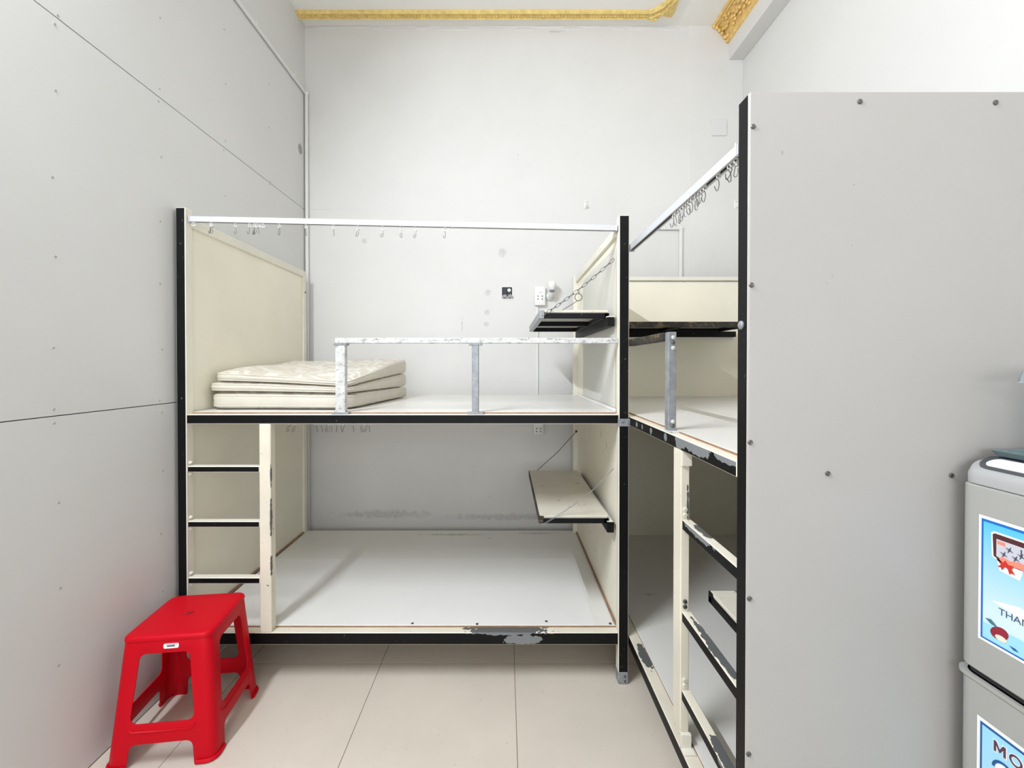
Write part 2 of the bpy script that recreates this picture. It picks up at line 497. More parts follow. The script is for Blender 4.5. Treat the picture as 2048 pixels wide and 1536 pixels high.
# ---- back wall
wb = tag(obj('wall_back', B(XWL - 0.1, XWR + 0.1, YWB, YWB + 0.12, -0.1, ZC + 0.1), 'wall_back'), 'white plastered back wall with faint repairs', 'wall', kind='structure')
obj('panel', B(1.277, XWR, YWB - 0.004, YWB + 0.002, 0.0, ZC, 0.0015), 'wall_back', wb)
bm = bmesh.new()   # hairline board joints filled and painted over
box(bm, XWL, -0.96, YWB - 0.0007, YWB + 0.001, 2.427, 2.4295)
box(bm, -0.27, -0.09, YWB - 0.0007, YWB + 0.001, 2.414, 2.4165)
box(bm, -0.2735, -0.2715, YWB - 0.0005, YWB + 0.001, 1.2, 2.3)
obj('joint_line', bm, 'board', wb)
bm = bmesh.new()   # uneven plaster under the ceiling
for k in range(26):
    x = -1.35 + 2.85 * k / 25 + random.uniform(-.03, .03)
    ball(bm, (x, YWB + 0.002, ZC - 0.008 + random.uniform(-.02, .006)), random.uniform(.05, .12), 0.006, random.uniform(.006, .016), 8)
obj('plaster_ridge', bm, 'wall_back', wb, True)

# ---- right wall with its ceiling beam
wr = tag(obj('wall_right', B(XWR, XWR + 0.12, YWF - 0.1, YWB + 0.1, -0.1, ZC + 0.1), 'wall'), 'plain white wall behind the grey bed panel', 'wall', kind='structure')
obj('beam', B(1.55, XWR + 0.002, YWF, YWB + 0.002, 3.46, ZC + 0.01, 0.006, 2), 'wall', wr)
wf = tag(obj('wall_front', B(XWL - 0.1, WX0, YWF - 0.12, YWF, -0.1, ZC + 0.1), 'wall_dark'), 'grey wall behind the viewer with an opening added for fill light', 'wall', kind='structure')
for d in ((WX1, XWR + 0.1, YWF - 0.12, YWF, -0.1, ZC + 0.1), (WX0, WX1, YWF - 0.12, YWF, -0.1, WZ0), (WX0, WX1, YWF - 0.12, YWF, WZ1, ZC + 0.1)):
    obj('wall_section', B(*d), 'wall_dark', wf)
w1 = thing('added_window_1', 'white window frame added around the fill light behind the viewer', 'window', ((WX0 + WX1) / 2, YWF - 0.06, WZ0)); w1['kind'] = 'structure'  # unseen window, added as a setting for the fill light
for d in ((WX0, WX0 + .05, WZ0, WZ1), (WX1 - .05, WX1, WZ0, WZ1), (WX0 + .05, WX1 - .05, WZ0, WZ0 + .05), (WX0 + .05, WX1 - .05, WZ1 - .05, WZ1), ((WX0 + WX1) / 2 - .02, (WX0 + WX1) / 2 + .02, WZ0 + .05, WZ1 - .05)):
    obj('added_window_frame', B(d[0], d[1], YWF - .10, YWF - .03, d[2], d[3], .004), 'plastic', w1)

# ---- gold moulding frame on the ceiling
t1 = thing('trim_1', 'narrow beaded gold moulding across the ceiling', 'moulding', (-0.2, 2.94, ZC)); t1['kind'] = 'structure'
bm = bmesh.new()
pr = [(2.905, 0.0), (2.905, -0.012), (2.915, -0.02), (2.922, -0.013), (2.955, -0.013), (2.962, -0.02), (2.972, -0.012), (2.972, 0.0)]
loft(bm, [[(XWL, y, ZC + z) for y, z in pr], [(0.965, y, ZC + z) for y, z in pr]])
obj('strip', bm, 'gold', t1, True)
bm = bmesh.new()
for k in range(112):
    ball(bm, (XWL + 0.012 + 0.021 * k, 2.9385, ZC - 0.013), 0.0085, 0.011, 0.008, 6)
tag(obj('beading', bm, 'gold', t1, True), kind='stuff')
bm = bmesh.new()
prx = [(x - 2.9385 + 1.085, z) for x, z in pr]
loft(bm, [[(x, 2.80, ZC + z) for x, z in prx], [(x, YWF + 0.4, ZC + z) for x, z in prx]])
obj('strip', bm, 'gold', t1, True)
bm = bmesh.new()    # carved corner ornament
outl = [(0.955, 2.974), (0.955, 2.903), (0.995, 2.880), (1.035, 2.840), (1.05, 2.79), (1.12, 2.79), (1.118, 2.835), (1.128, 2.90), (1.125, 2.955), (1.09, 2.948), (1.055, 2.935), (1.02, 2.955), (0.99, 2.974)]
prism(bm, outl, lambda p: (p[0], p[1], ZC), lambda p: (p[0] * 0.97 + 1.05 * 0.03, p[1] * 0.97 + 2.88 * 0.03, ZC - 0.016))
obj('corner_plate', bm, 'gold', t1, True)
for pts in ([(0.965, 2.915, 0), (1.0, 2.893, 0), (1.04, 2.855, 0), (1.062, 2.80, 0)], [(0.975, 2.955, 0), (1.02, 2.93, 0), (1.065, 2.89, 0), (1.1, 2.80, 0)]):
    bm = bmesh.new(); tube(bm, [(x, y, ZC - 0.016) for x, y, z in pts], 0.008, 8); obj('scroll', bm, 'gold', t1, True)
for k in range(13):
    a = random.random()
    bm = bmesh.new(); ball(bm, (0.99 + 0.115 * a + random.uniform(-.01, .012), 2.945 - 0.13 * a + random.uniform(0.0, .035), ZC - 0.017), 0.013, 0.017, 0.011, 8)
    obj('carved_leaf', bm, 'gold', t1, True)

# ---- gold cornice in the angle between ceiling and beam
t2 = thing('trim_2', 'broad carved gold cornice along the white beam', 'cornice', (1.5, 1.0, ZC)); t2['kind'] = 'structure'
bm = bmesh.new()
prof = [(1.438, 0.0), (1.438, -0.012), (1.448, -0.018), (1.456, -0.012), (1.464, -0.022), (1.472, -0.016), (1.50, -0.034), (1.524, -0.066), (1.534, -0.095), (1.532, -0.108), (1.538, -0.122), (1.551, -0.128), (1.551, 0.0)]
loft(bm, [[(x, YWB - 0.004, ZC + z) for x, z in prof], [(x, YWF, ZC + z) for x, z in prof]])
obj('cove', bm, 'gold_warm', t2, True)
bm = bmesh.new()
for k in range(260):
    y = YWB - 0.02 - 0.0105 * k * (1 if k < 130 else 1) 
    u = random.random()
    x = 1.474 + 0.058 * u; z = -0.018 - 0.085 * u ** 1.3
    ball(bm, (x, y, ZC + z), 0.011, 0.013, 0.012, 6)
for y in (YWB - 0.012,):
    for u in (0.0, 0.2, 0.4, 0.6, 0.8, 1.0):
        ball(bm, (1.445 + 0.092 * u, y, ZC - 0.014 - 0.1 * u ** 1.4), 0.014, 0.014, 0.014, 6)
tag(obj('carved_relief', bm, 'gold_warm', t2, True), kind='stuff')

# ================================================================== LAMPS (the room's tube lights)
def tube_lamp(name, label, p, along, out, L, watts, tilt):
    t = thing(name, label, 'lamp', p)
    a, o = Vector(along), Vector(out)
    P = Vector(p)
    bm = bmesh.new()
    d = a * (L / 2 + 0.03)
    up = Vector((0, 0, 1))
    lo = [P - d + up * s * 0.03 + o * q for s, q in ((-1, 0), (-0.6, 0.03), (0.6, 0.03), (1, 0))]
    hi = [v + d * 2 for v in lo]
    loft(bm, [lo, hi]); obj('batten', bm, 'plastic', t)
    for s in (-1, 1):
        bm = bmesh.new(); c = P + a * s * (L / 2 + 0.012) + o * 0.045
        box(bm, *(x for k in range(3) for x in (c[k] - 0.014, c[k] + 0.014)), 0.003); obj('end_holder', bm, 'plastic', t)
    bm = bmesh.new(); cyl(bm, P - a * L / 2 + o * 0.052, P + a * L / 2 + o * 0.052, 0.014, seg=10); obj('tube', bm, 'tube', t, True)
    ld = bpy.data.lights.new('tube_light', 'AREA'); ld.shape = 'RECTANGLE'; ld.size = L; ld.size_y = 0.03
    ld.energy = watts; ld.color = TUBE_COL
    lo_ = bpy.data.objects.new('tube_light', ld); COL.objects.link(lo_); lo_.parent = t
    z_ = -(o * math.cos(tilt) - up * math.sin(tilt))
    lo_.location = o * 0.07
    lo_.rotation_euler = Matrix((a, z_.cross(a), z_)).transposed().to_euler()
tube_lamp('tube_lamp', 'fluorescent tube lamp on the board partition wall near the conduit', (XWL, 0.40, 3.12), (0, 1, 0), (1, 0, 0), 1.2, TUBE_MAIN, math.radians(37))

# ================================================================== BUNK BED ACROSS THE BACK WALL
YF, YB = 1.82, 2.93
bed = thing('bunk_bed', 'cream and black steel bunk bed along the back wall, folded mattress on top', 'bunk bed', (-0.43, 2.375, 0))
CB = ('cream', 'black')
bar('post', (-1.375, -1.335, YF, YF + .042, 0, 2.003), bed, CB, ('-y', '-x'))
bar('post', (0.477, 0.519, YF, YF + .042, 0.05, 1.97), bed, CB, ('-y',))
bar('post', (-1.375, -1.335, 2.888, YB, 0, 1.97), bed, CB, ())
bar('post', (0.455, 0.498, 2.888, YB, 0, 1.935), bed, CB, ())
# beams
bar('front_beam', (-1.335, 0.477, YF, YF + .04, 1.098, 1.1375), bed, CB, ('-y',))
bar('front_beam', (-1.335, 0.477, YF, YF + .04, 0.168, 0.219), bed, ('cream_chip', 'black_chip'), ('-y',))
for z0, z1 in ((1.098, 1.1375), (0.168, 0.219)):
    bar('rear_beam', (-1.335, 0.455, 2.89, YB, z0, z1 - 0.012), bed, CB, ())
    bar('side_beam', (-1.375, -1.337, YF + .042, 2.888, z0, z1 - 0.012), bed, CB, ())
    bar('side_beam', (0.479, 0.517, YF + .042, 2.888, z0, z1 - 0.012), bed, CB, ())
    for k in range(3):
        x = -0.9 + 0.45 * k
        bar('slat', (x, x + .03, YF + .085, 2.889, z0, z1 - 0.012), bed, CB, ())
# decks (brown ply edge to the front)
bar('deck', (-1.334, 0.476, YF + .034, YB, 1.1255, 1.1445), bed, ('deck', 'ply_edge'), ('-y',), 0.001)
dk = bar('deck', (-1.334, 0.476, YF + .038, YB, 0.207, 0.227), bed, ('deck', 'ply_edge'), ('-y',), 0.001)
obj('vinyl_sheet', B(-1.33, 0.388, YF + .041, 2.50, 0.227, 0.2285), 'sheet', dk)
for x, y in ((-0.40, 1.87), (0.18, 1.885), (-0.12, 1.866), (0.455, 1.87)):
    bm = bmesh.new(); lathe(bm, [(0.007, 0.227), (0.006, 0.2295), (0.002, 0.230)], (x, y, 0), 10); obj('screw', bm, 'steel_dark', dk)
# end panels
for x0, x1, xr0, xr1, top in ((-1.362, -1.347, -1.375, -1.335, 1.97), (0.481, 0.496, 0.468, 0.508, 1.932)):
    obj('end_panel', B(x0, x1, YF + .042, 2.888, 1.137, top - .035, 0.001), 'cream_board', bed)
    obj('end_panel', B(x0, x1, YF + .042, 2.888, 0.215, 1.098, 0.001), 'cream_board', bed)
    bar('top_rail', (xr0, xr1, YF + .042, 2.888, top - .04, top), bed, CB, ())
# loose plastic sheet on the inner face of the right-hand end panel, and its bead along the deck
bm = bmesh.new()
for i in range(13):
    for j in range(9):
        y = YF + .05 + 0.80 * i / 12; z = 1.16 + 0.70 * j / 8
        bm.verts.new((0.4785 - 0.0045 * (0.5 + 0.5 * math.sin(9 * y + 3.1 * z)) * (1 if i < 12 else 0) , y, z))
bm.verts.ensure_lookup_table()
for i in range(12):
    for j in range(8):
        bm.faces.new([bm.verts[q] for q in (i * 9 + j, (i + 1) * 9 + j, (i + 1) * 9 + j + 1, i * 9 + j + 1)])
bmesh.ops.solidify(bm, geom=bm.faces[:], thickness=0.0015)
obj('panel_lining', bm, 'lining', bed)
obj('panel_bead', B(0.466, 0.478, YF + .045, 2.885, 1.1445, 1.158, 0.003), 'sheet', bed)
for x, s in ((-1.347, 1), (0.481, -1)):
    obj('panel_bead', B(min(x, x + s * .010), max(x, x + s * .010), YF + .045, 2.885, 0.2270, 0.236, 0.002), 'ply_edge', bed)
# guard rail
gr = bar('guard_rail', (-0.715, 0.477, YF + .006, YF + .031, 1.436, 1.459), bed, ('flaked', 'flaked'), (), 0.002)
bar('guard_post', (-0.713, -0.672, YF + .006, YF + .036, 1.1445, 1.436), bed, ('flaked', 'flaked'), (), 0.002)
bar('guard_post', (-0.139, -0.111, YF + .006, YF + .036, 1.1445, 1.436), bed, ('galv', 'galv'), (), 0.002)
for x in (-0.692, -0.125):
    obj('guard_base', B(x - .034, x + .034, YF + .002, YF + .034, 1.1375, 1.1465, 0.001), 'galv', bed)
    obj('guard_cap', B(x - .028, x + .028, YF + .004, YF + .038, 1.428, 1.436, 0.001), 'galv', bed)
# ladder
bar('ladder_upright', (-1.031, -0.983, YF, YF + .04, 0.219, 1.098), bed, ('cream_chip', 'cream'), (), 0.003)
for z in (0.92, 0.688, 0.45):
    bar('ladder_rung', (-1.335, -1.031, YF + .003, YF + .035, z - .026, z), bed, CB, ('-y',), 0.003)
    for s in (0, 1):
        bm = bmesh.new(); ball(bm, (-1.332, YF + .02, z + (0.012 if s else -0.036)), 0.007, 0.01, 0.007, 8); obj('weld', bm, 'cream', bed, True)
# foot and corner bracket
obj('foot', B(0.4765, 0.5195, YF - .0005, YF + .0425, 0, 0.05, 0.003), 'galv', bed)
for z in (0.014, 0.034):
    bm = bmesh.new(); cyl(bm, (0.505, YF - .004, z), (0.505, YF + .002, z), 0.0045, seg=10); obj('bolt', bm, 'steel_dark', bed)
br = obj('corner_bracket', B(0.472, 0.5236, YF - .004, YF - .0005, 1.088, 1.120, 0.001), 'galv', bed)
for x, z in ((0.489, 1.111), (0.489, 1.096), (0.512, 1.104)):
    bm = bmesh.new(); cyl(bm, (x, YF - .008, z), (x, YF - .003, z), 0.0055, seg=10); obj('rivet', bm, 'galv', br)
bm = bmesh.new(); cyl(bm, (-1.3345, 2.91, 1.83), (-1.331, 2.91, 1.83), 0.006, seg=10); obj('screw', bm, 'steel_dark', bed)

# ================================================================== BUNK BED ALONG THE RIGHT WALL
XF, YN = 0.524, 0.940
bed2 = thing('bunk_bed', 'cream and black steel bunk bed along the side wall with grey end panel', 'bunk bed', (1.08, 1.93, 0))
bar('post', (XF, XF + .042, YN, YN + .042, 0, 1.93), bed2, CB, ('-x',))
bar('post', (XF + .004, XF + .046, 2.888, YB, 0, 1.93), bed2, CB, ())
bar('post', (1.60, 1.642, YN, YN + .042, 0, 1.93), bed2, CB, ())
bar('post', (1.60, 1.642, 2.888, YB, 0, 1.93), bed2, CB, ())
bar('front_beam', (XF, XF + .04, YN + .042, 2.888, 1.090, 1.1275), bed2, ('cream_chip', 'black_chip'), ('-x',))
bar('front_beam', (XF, XF + .044, YN + .042, 2.888, 0.155, 0.200), bed2, ('cream_chip', 'black_chip'), ('-x',))
for z0, z1 in ((1.09, 1.1275), (0.155, 0.200)):
    bar('rear_beam', (1.602, 1.64, YN + .042, 2.888, z0, z1 - .012), bed2, CB, ())
    bar('side_beam', (XF + .046, 1.60, 2.89, YB, z0, z1 - .012), bed2, CB, ())
    bar('side_beam', (XF + .042, 1.60, YN, YN + .04, z0, z1 - .012), bed2, CB, ())
bar('deck', (XF + .032, 1.64, YN + .043, 2.898, 1.1155, 1.1345), bed2, ('deck', 'ply_edge'), ('-x',), 0.001)
bar('deck', (XF + .040, 1.64, YN + .043, 2.898, 0.188, 0.207), bed2, ('deck', 'ply_edge'), ('-x',), 0.001)
obj('end_panel', B(XF + .046, 1.60, 2.899, 2.914, 1.128, 1.895, 0.001), 'cream_board', bed2)
obj('end_panel', B(XF + .046, 1.60, 2.899, 2.914, 0.19, 1.09, 0.001), 'cream_board', bed2)
bar('top_rail', (XF + .046, 1.60, 2.888, YB, 1.905, 1.93), bed2, CB, ())
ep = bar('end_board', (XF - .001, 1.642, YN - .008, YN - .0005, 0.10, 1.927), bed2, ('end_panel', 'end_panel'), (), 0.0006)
for x, z in ((0.534, 1.853), (0.532, 1.516), (0.529 + .002, 1.179), (0.531, 0.842), (0.531, 0.505), (0.761, 1.906), (1.050, 1.904), (0.698, 1.112), (0.963, 1.108), (1.34, 1.904), (1.34, 1.108), (0.698, 0.4), (1.0, 0.4)):
    bm = bmesh.new(); lathe(bm, [(0.0055, 0), (0.0055, -0.0015), (0.004, -0.003), (0.0015, -0.0022)], (x - .005, YN - .008, z), 12, 'y'); obj('screw', bm, 'steel_dark', ep, True)
bm = bmesh.new(); lathe(bm, [(0.010, 0), (0.010, -0.003), (0.006, -0.006), (0.002, -0.006)], (XF, YN + .024, 1.433), 12, 'x'); obj('bolt', bm, 'galv', bed2, True)
# guard rail
bar('guard_rail', (XF - .0042, XF + .026, 1.435, YF + .04, 1.425, 1.452), bed2, ('dark_flaked', 'dark_flaked'), (), 0.002)
gp = bar('guard_post', (XF + .004, XF + .030, 1.405, 1.437, 1.1275, 1.452), bed2, ('galv', 'galv'), (), 0.002)
for z in (1.434, 1.418, 1.400, 1.162, 1.148):
    bm = bmesh.new(); lathe(bm, [(0.0065, 0), (0.0065, -0.002), (0.002, -0.004)], (XF + .0185, 1.405, z), 10, 'y'); obj('rivet', bm, 'flaked' if z not in (1.418, 1.148) else 'steel_dark', gp, True)
obj('guard_base', B(XF + .002, XF + .036, 1.385, 1.437, 1.1275, 1.1325, 0.001), 'flaked', bed2)
# ladder
lu = bar('ladder_upright', (XF + .001, XF + .027, 1.295, 1.352, 0.200, 1.090), bed2, ('cream_chip', 'cream'), (), 0.002)
obj('ladder_bracket', B(XF + .001, XF + .031, 1.284, 1.295, 0.200, 0.245, 0.001), 'cream', bed2)
obj('ladder_bracket', B(XF + .001, XF + .036, 1.262, 1.294, 0.200, 0.205, 0.001), 'cream', bed2)
obj('ladder_bracket', B(XF + .001, XF + .031, 1.287, 1.295, 1.045, 1.088, 0.001), 'cream', bed2)
for z in (0.884, 0.608, 0.372):
    bar('ladder_rung', (XF + .005, XF + .032, YN + .042, 1.295, z - .03, z), bed2, ('cream_chip', 'black_chip'), ('-x',), 0.002)
    for dz in (0.014, 0.030):
        bm = bmesh.new(); lathe(bm, [(0.0065, 0), (0.0065, -0.003), (0.003, -0.004), (0.003, -0.001)], (XF + .014, 1.295, z + dz), 10, 'y'); obj('bolt', bm, 'steel_dark' if z == 0.608 else 'cream', lu, True)

# ================================================================== CURTAIN TRACKS AND HOOKS
def track(name, label, p0, p1, w=0.02, h=0.022, cat='curtain track'):
    """C channel, slot open below, from p0 to p1 (centres of the top)"""
    p0, p1 = Vector(p0), Vector(p1)
    d = (p1 - p0).normalized()
    s = d.cross(Vector((0, 0, 1))).normalized()
    u = s.cross(d)
    t = thing(name, label, cat, (p0 + p1) / 2 - Vector((0, 0, h)))
    pr = [(-w / 2, -h), (-w / 2, 0), (w / 2, 0), (w / 2, -h), (w * .22, -h), (w * .22, -h + .003), (w / 2 - .003, -h + .003), (w / 2 - .003, -.003), (-w / 2 + .003, -.003), (-w / 2 + .003, -h + .003), (-w * .22, -h + .003), (-w * .22, -h)]
    bm = bmesh.new()
    loft(bm, [[q + s * a + u * c for a, c in pr] for q in (p0, p1)])
    obj('channel', bm, 'alu', t)
    bm = bmesh.new()
    pr2 = [(-w / 2 + .0035, -h + .0055), (-w / 2 + .0035, -h + .0045), (w / 2 - .0035, -h + .0045), (w / 2 - .0035, -h + .0055)]
    loft(bm, [[q + s * a + u * c for a, c in pr2] for q in (p0 + d * .002, p1 - d * .002)])
    obj('slot', bm, 'alu_dark', t)
    for q, sg in ((p0, 1), (p1, -1)):
        bm = bmesh.new(); c = q + d * sg * .004 - u * h / 2
        box(bm, c.x - .002 - abs(s.x) * .013, c.x + .002 + abs(s.x) * .013, c.y - .002 - abs(s.y) * .013, c.y + .002 + abs(s.y) * .013, c.z - h / 2 - .003, c.z + h / 2 + .003, .001)
        obj('end_cap', bm, 'alu', t)
    return t
track('curtain_track', 'white aluminium curtain track above the bunk with the mattress', (-1.332, YF + .026, 1.972), (0.474, YF + .026, 1.934))
track('curtain_track', 'white aluminium curtain track above the bunk with the grey end panel', (0.536, YN + .046, 1.845), (0.536, YF + .037, 1.853), 0.021, 0.024)
track('curtain_track', 'curtain track under the upper deck of the bunk with the mattress', (-1.30, YF + .066, 1.1205), (0.47, YF + .066, 1.1205), 0.02, 0.020)

def wire_pts(kind):
    if kind == 0:      # bent pin hook
        return [(0, 0, 0.006), (0.004, 0, 0.002), (0.003, 0, -0.003), (-0.002, 0, -0.003), (-0.0035, 0, -0.012), (-0.005, 0, -0.024), (-0.003, 0, -0.028), (0.001, 0, -0.027), (0.004, 0, -0.018), (0.0035, 0, -0.008)]
    if kind == 1:      # open V
        return [(0, 0, 0.006), (-0.003, 0, 0.003), (0, 0, -0.002), (0.0005, 0, -0.012), (-0.003, 0, -0.026), (-0.006, 0, -0.027), (-0.011, 0, -0.014)]
    return [(0, 0, 0.006), (0.003, 0, 0.002), (0.0, 0, -0.002), (0.0008, 0, -0.012), (0.0, 0, -0.028)]
hook_me = []
for kind in range(3):
    bm = bmesh.new()
    tube(bm, wire_pts(kind), 0.0011, 5)
    hook_me.append(mesh_from(bm, 'wire_hook', 'steel', True))
bm = bmesh.new()
box(bm, -.004, .004, -.003, .003, -.004, .006, .001)
tube(bm, [(0.0052 * math.cos(a), 0, -0.0085 + 0.0052 * math.sin(a)) for a in [2 * PI * k / 10 for k in range(10)]], 0.0012, 5, True)
glider_me = mesh_from(bm, 'glider', 'plastic', True)
def hooks(spots, label, group, scale=1.0):
    for p, kind, rz, *extra in spots:
        t = thing('curtain_hook', extra[0] if extra else label, 'curtain hook', p, rz, group)
        t.scale = (scale,) * 3
        link('glider', glider_me, t)
        if kind >= 0:
            w_ = link('wire_hook', hook_me[kind], t, (0, 0, -0.0175))
            w_.rotation_euler = (0, random.uniform(-.25, .3), random.uniform(-.3, .3))
sp = []
for px, kd in ((389, -1), (393, -1), (424, 1), (427, 0), (474, 1), (502, 1), (511, 0), (515, 0), (519, 2), (525, -1), (530, -1), (561, 0), (614, 0), (669, 2), (718, 0), (767, 0), (802, 0), (832, 0), (891, 1), (906, -1)):
    x = (px - 1010) / 470.0
    z = 1.972 - 0.021 * (x + 1.334) - 0.024
    ex = []
    if kd < 0 and px < 400: ex = ['white curtain glider without a hook against the black and cream post']
    elif px == 906: ex = ['lone white curtain glider without a hook over the middle of the guard rail']
    elif kd < 0: ex = ['white curtain glider without a hook at the end of a bunch of hooks']
    elif px < 430: ex = ['curtain hook crossed with its neighbour near the post of the mattress bunk']
    elif 500 < px < 520: ex = ['curtain hook bunched with others on the track above the folded mattress']
    sp.append(((x, YF + .026, z), kd, random.uniform(-.3, .3), *ex))
hooks(sp, 'single wire curtain hook spaced along the track above the mattress bunk', 'hooks on the track above the mattress bunk')
sp = []
for k in range(12):
    y = 1.385 - 0.020 * k + random.uniform(-.004, .004)
    sp.append(((0.536, y, 1.826), random.choice((0, 1, 1)), random.uniform(-.5, .5)))
for y in (1.095, 1.042, 1.030, 1.012):
    sp.append(((0.536, y, 1.826), random.choice((0, 1)), random.uniform(-.5, .5), 'curtain hook by itself beside the black post of the grey end panel' if y < 1.05 else 'single curtain hook between the bunch of hooks and the black post'))
hooks(sp, 'curtain hook packed in the bunch on the track of the side bunk', 'hooks on the track above the side bunk', 1.0)
sp = []
for px in (577, 589, 632, 642, 653, 659, 663, 673, 681, 688, 706, 722, 733, 738):
    sp.append((((px - 1010) / 461.0, YF + .066, 1.0985), random.choice((0, 2, 2)), random.uniform(-.4, .4)))
hooks(sp, 'small wire curtain hook hanging under the black upper deck beam', 'hooks under the upper deck')

# ================================================================== FOLDING SHELVES
bm = bmesh.new()
lk = []
for k in range(14):
    a = 2 * PI * k / 14
    lk.append((0.0055 * math.cos(a) , 0, 0.0115 * math.sin(a) + (0.003 if math.sin(a) > 0 else -0.003)))
tube(bm, lk, 0.0013, 5, True)
link_me = mesh_from(bm, 'link', 'steel_dark', True)
def chain(parent, p0, p1, sag=0.0, pitch=0.0235, name='chain'):
    p0, p1 = Vector(p0), Vector(p1)
    e = bpy.data.objects.new(name, None); COL.objects.link(e); e.empty_display_size = 0.02
    e.parent = parent; e.location = p0 - wpos(parent)
    n = max(2, int((p1 - p0).length / pitch))
    for i in range(n):
        u = (i + .5) / n
        q = p0.lerp(p1, u) - Vector((0, 0, sag * 4 * u * (1 - u)))
        d = (p1 - p0) - Vector((0, 0, sag * 4 * (1 - 2 * u)))
        o = link('link', link_me, e, q - p0)
        rot = d.to_track_quat('Z', 'Y').to_matrix() @ Matrix.Rotation((PI / 2) * (i % 2) + 0.35, 3, 'Z')
        o.rotation_euler = rot.to_euler()
    return e
def cord(parent, pts, r=0.0016, m_='rust_wire', name='cord'):
    bm = bmesh.new(); tube(bm, pts, r, 6); return obj(name, bm, m_, parent, True)

def shelf(label, x0, x1, y0, y1, z, hinge, wallbar, board_top='shelf_board', outer='dark_flaked', bt=0.03, front=None):
    """board on a steel frame; hinge = side of the wall bar"""
    t = thing('folding_shelf', label, 'shelf', ((x0 + x1) / 2, (y0 + y1) / 2, z - bt))
    obj('board', B(x0 + .004, x1 - .004, y0 + .004, y1 - .004, z - .010, z, .001), [board_top], t)
    obj('board_underside', B(x0 + .006, x1 - .006, y0 + .006, y1 - .006, z - .013, z - .0102), ['shelf_under'], t)
    w = .026
    if hinge in ('+x', '-x'):
        for k, y in enumerate((y0, (y0 + y1 - w) / 2, y1 - w)):
            obj('frame_bar', B(x0 + .02, x1, y, y + w, z - bt, z - .013, .002), 'black', t)
        a = (x0, x0 + .022) if hinge == '+x' else (x1 - .022, x1)
        obj('frame_edge', B(a[0], a[1], y0, y1, z - bt, z - .001, .002), outer, t)
        b_ = (x1 - .022, x1) if hinge == '+x' else (x0, x0 + .022)
        obj('frame_edge', B(b_[0], b_[1], y0, y1, z - bt, z - .013, .002), 'black', t)
    else:
        for k, x in enumerate((x0, (x0 + x1 - w) / 2, x1 - w)):
            obj('frame_bar', B(x, x + w, y0 + .02, y1, z - bt, z - .013, .002), 'black', t)
        a = (y0, y0 + .022) if hinge == '+y' else (y1 - .022, y1)
        obj('frame_edge', B(x0, x1, a[0], a[1], z - bt, z - .001, .002), outer, t)
        b_ = (y1 - .022, y1) if hinge == '+y' else (y0, y0 + .022)
        obj('frame_edge', B(x0, x1, b_[0], b_[1], z - bt, z - .013, .002), 'black', t)
    if wallbar:
        bar('wall_bar', wallbar, t, ('black', 'cream'), ('+z',), .002)
    return t
s1 = shelf('bare black framed folding shelf on a chain over the upper deck', 0.150, 0.455, 1.90, 2.68, 1.585, '+x', (0.440, 0.470, 1.868, 2.72, 1.512, 1.551), 'shelf_board', 'galv', 0.036)
chain(s1, (0.163, 1.897, 1.560), (0.468, 1.872, 1.800), 0.012)
bm = bmesh.new(); c0 = Vector((0.455, 2.70, 1.765))
tube(bm, [(c0.x + 0.022 * math.cos(a), c0.y, c0.z + 0.022 * math.sin(a)) for a in [2 * PI * k / 16 for k in range(16)]], 0.0025, 6, True); obj('ring', bm, 'steel', s1, True)
cord(s1, [(0.45, 2.70, 1.743), (0.35, 2.68, 1.68), (0.17, 2.66, 1.585)], 0.002, 'steel_dark')
bm = bmesh.new(); cyl(bm, (0.455, 2.70, 1.787), (0.462, 2.705, 1.80), 0.003, seg=6); obj('eye_screw', bm, 'steel_dark', s1)
obj('ledge_strip', B(0.440, 0.470, 1.868, 2.72, 1.5512, 1.5555), 'cream', s1)
s2 = shelf('dirty cream folding shelf with black rim over the lower deck', 0.147, 0.452, 1.885, 2.70, 0.690, '+x', (0.440, 0.470, 1.868, 2.74, 0.622, 0.668), 'shelf_board', 'dark_flaked', 0.034)
cord(s2, [(0.20, 2.69, 0.692), (0.33, 2.72, 0.80), (0.452, 2.75, 0.925)], 0.002)
bm = bmesh.new(); ball(bm, (0.452, 2.75, 0.925), 0.008, 0.008, 0.008, 8); obj('eye_screw', bm, 'rust_wire', s2, True)
cord(s2, [(0.165, 1.882, 0.655), (0.24, 1.885, 0.700), (0.30, 1.89, 0.735), (0.38, 1.89, 0.80), (0.47, 1.88, 0.895)], 0.0010, 'galv', 'wire')
cord(s2, [(0.168, 1.880, 0.652), (0.25, 1.883, 0.702), (0.30, 1.885, 0.739), (0.39, 1.887, 0.806), (0.47, 1.878, 0.90)], 0.0008, 'galv', 'wire')
s3 = shelf('rusty edged folding shelf against the far end of the side bunk', 0.64, 1.42, 2.53, 2.86, 1.598, '+y', (0.60, 1.52, 2.862, 2.898, 1.53, 1.566), 'shelf_board', 'dark_flaked', 0.034)
cord(s3, [(0.66, 2.55, 1.6), (0.66, 2.885, 1.80)], 0.0015)
s4 = shelf('small cream folding shelf beside the ladder of the side bunk', 0.592, 1.40, YN + .044, 1.262, 0.690, '-y', None, 'shelf_board', 'black', 0.034)

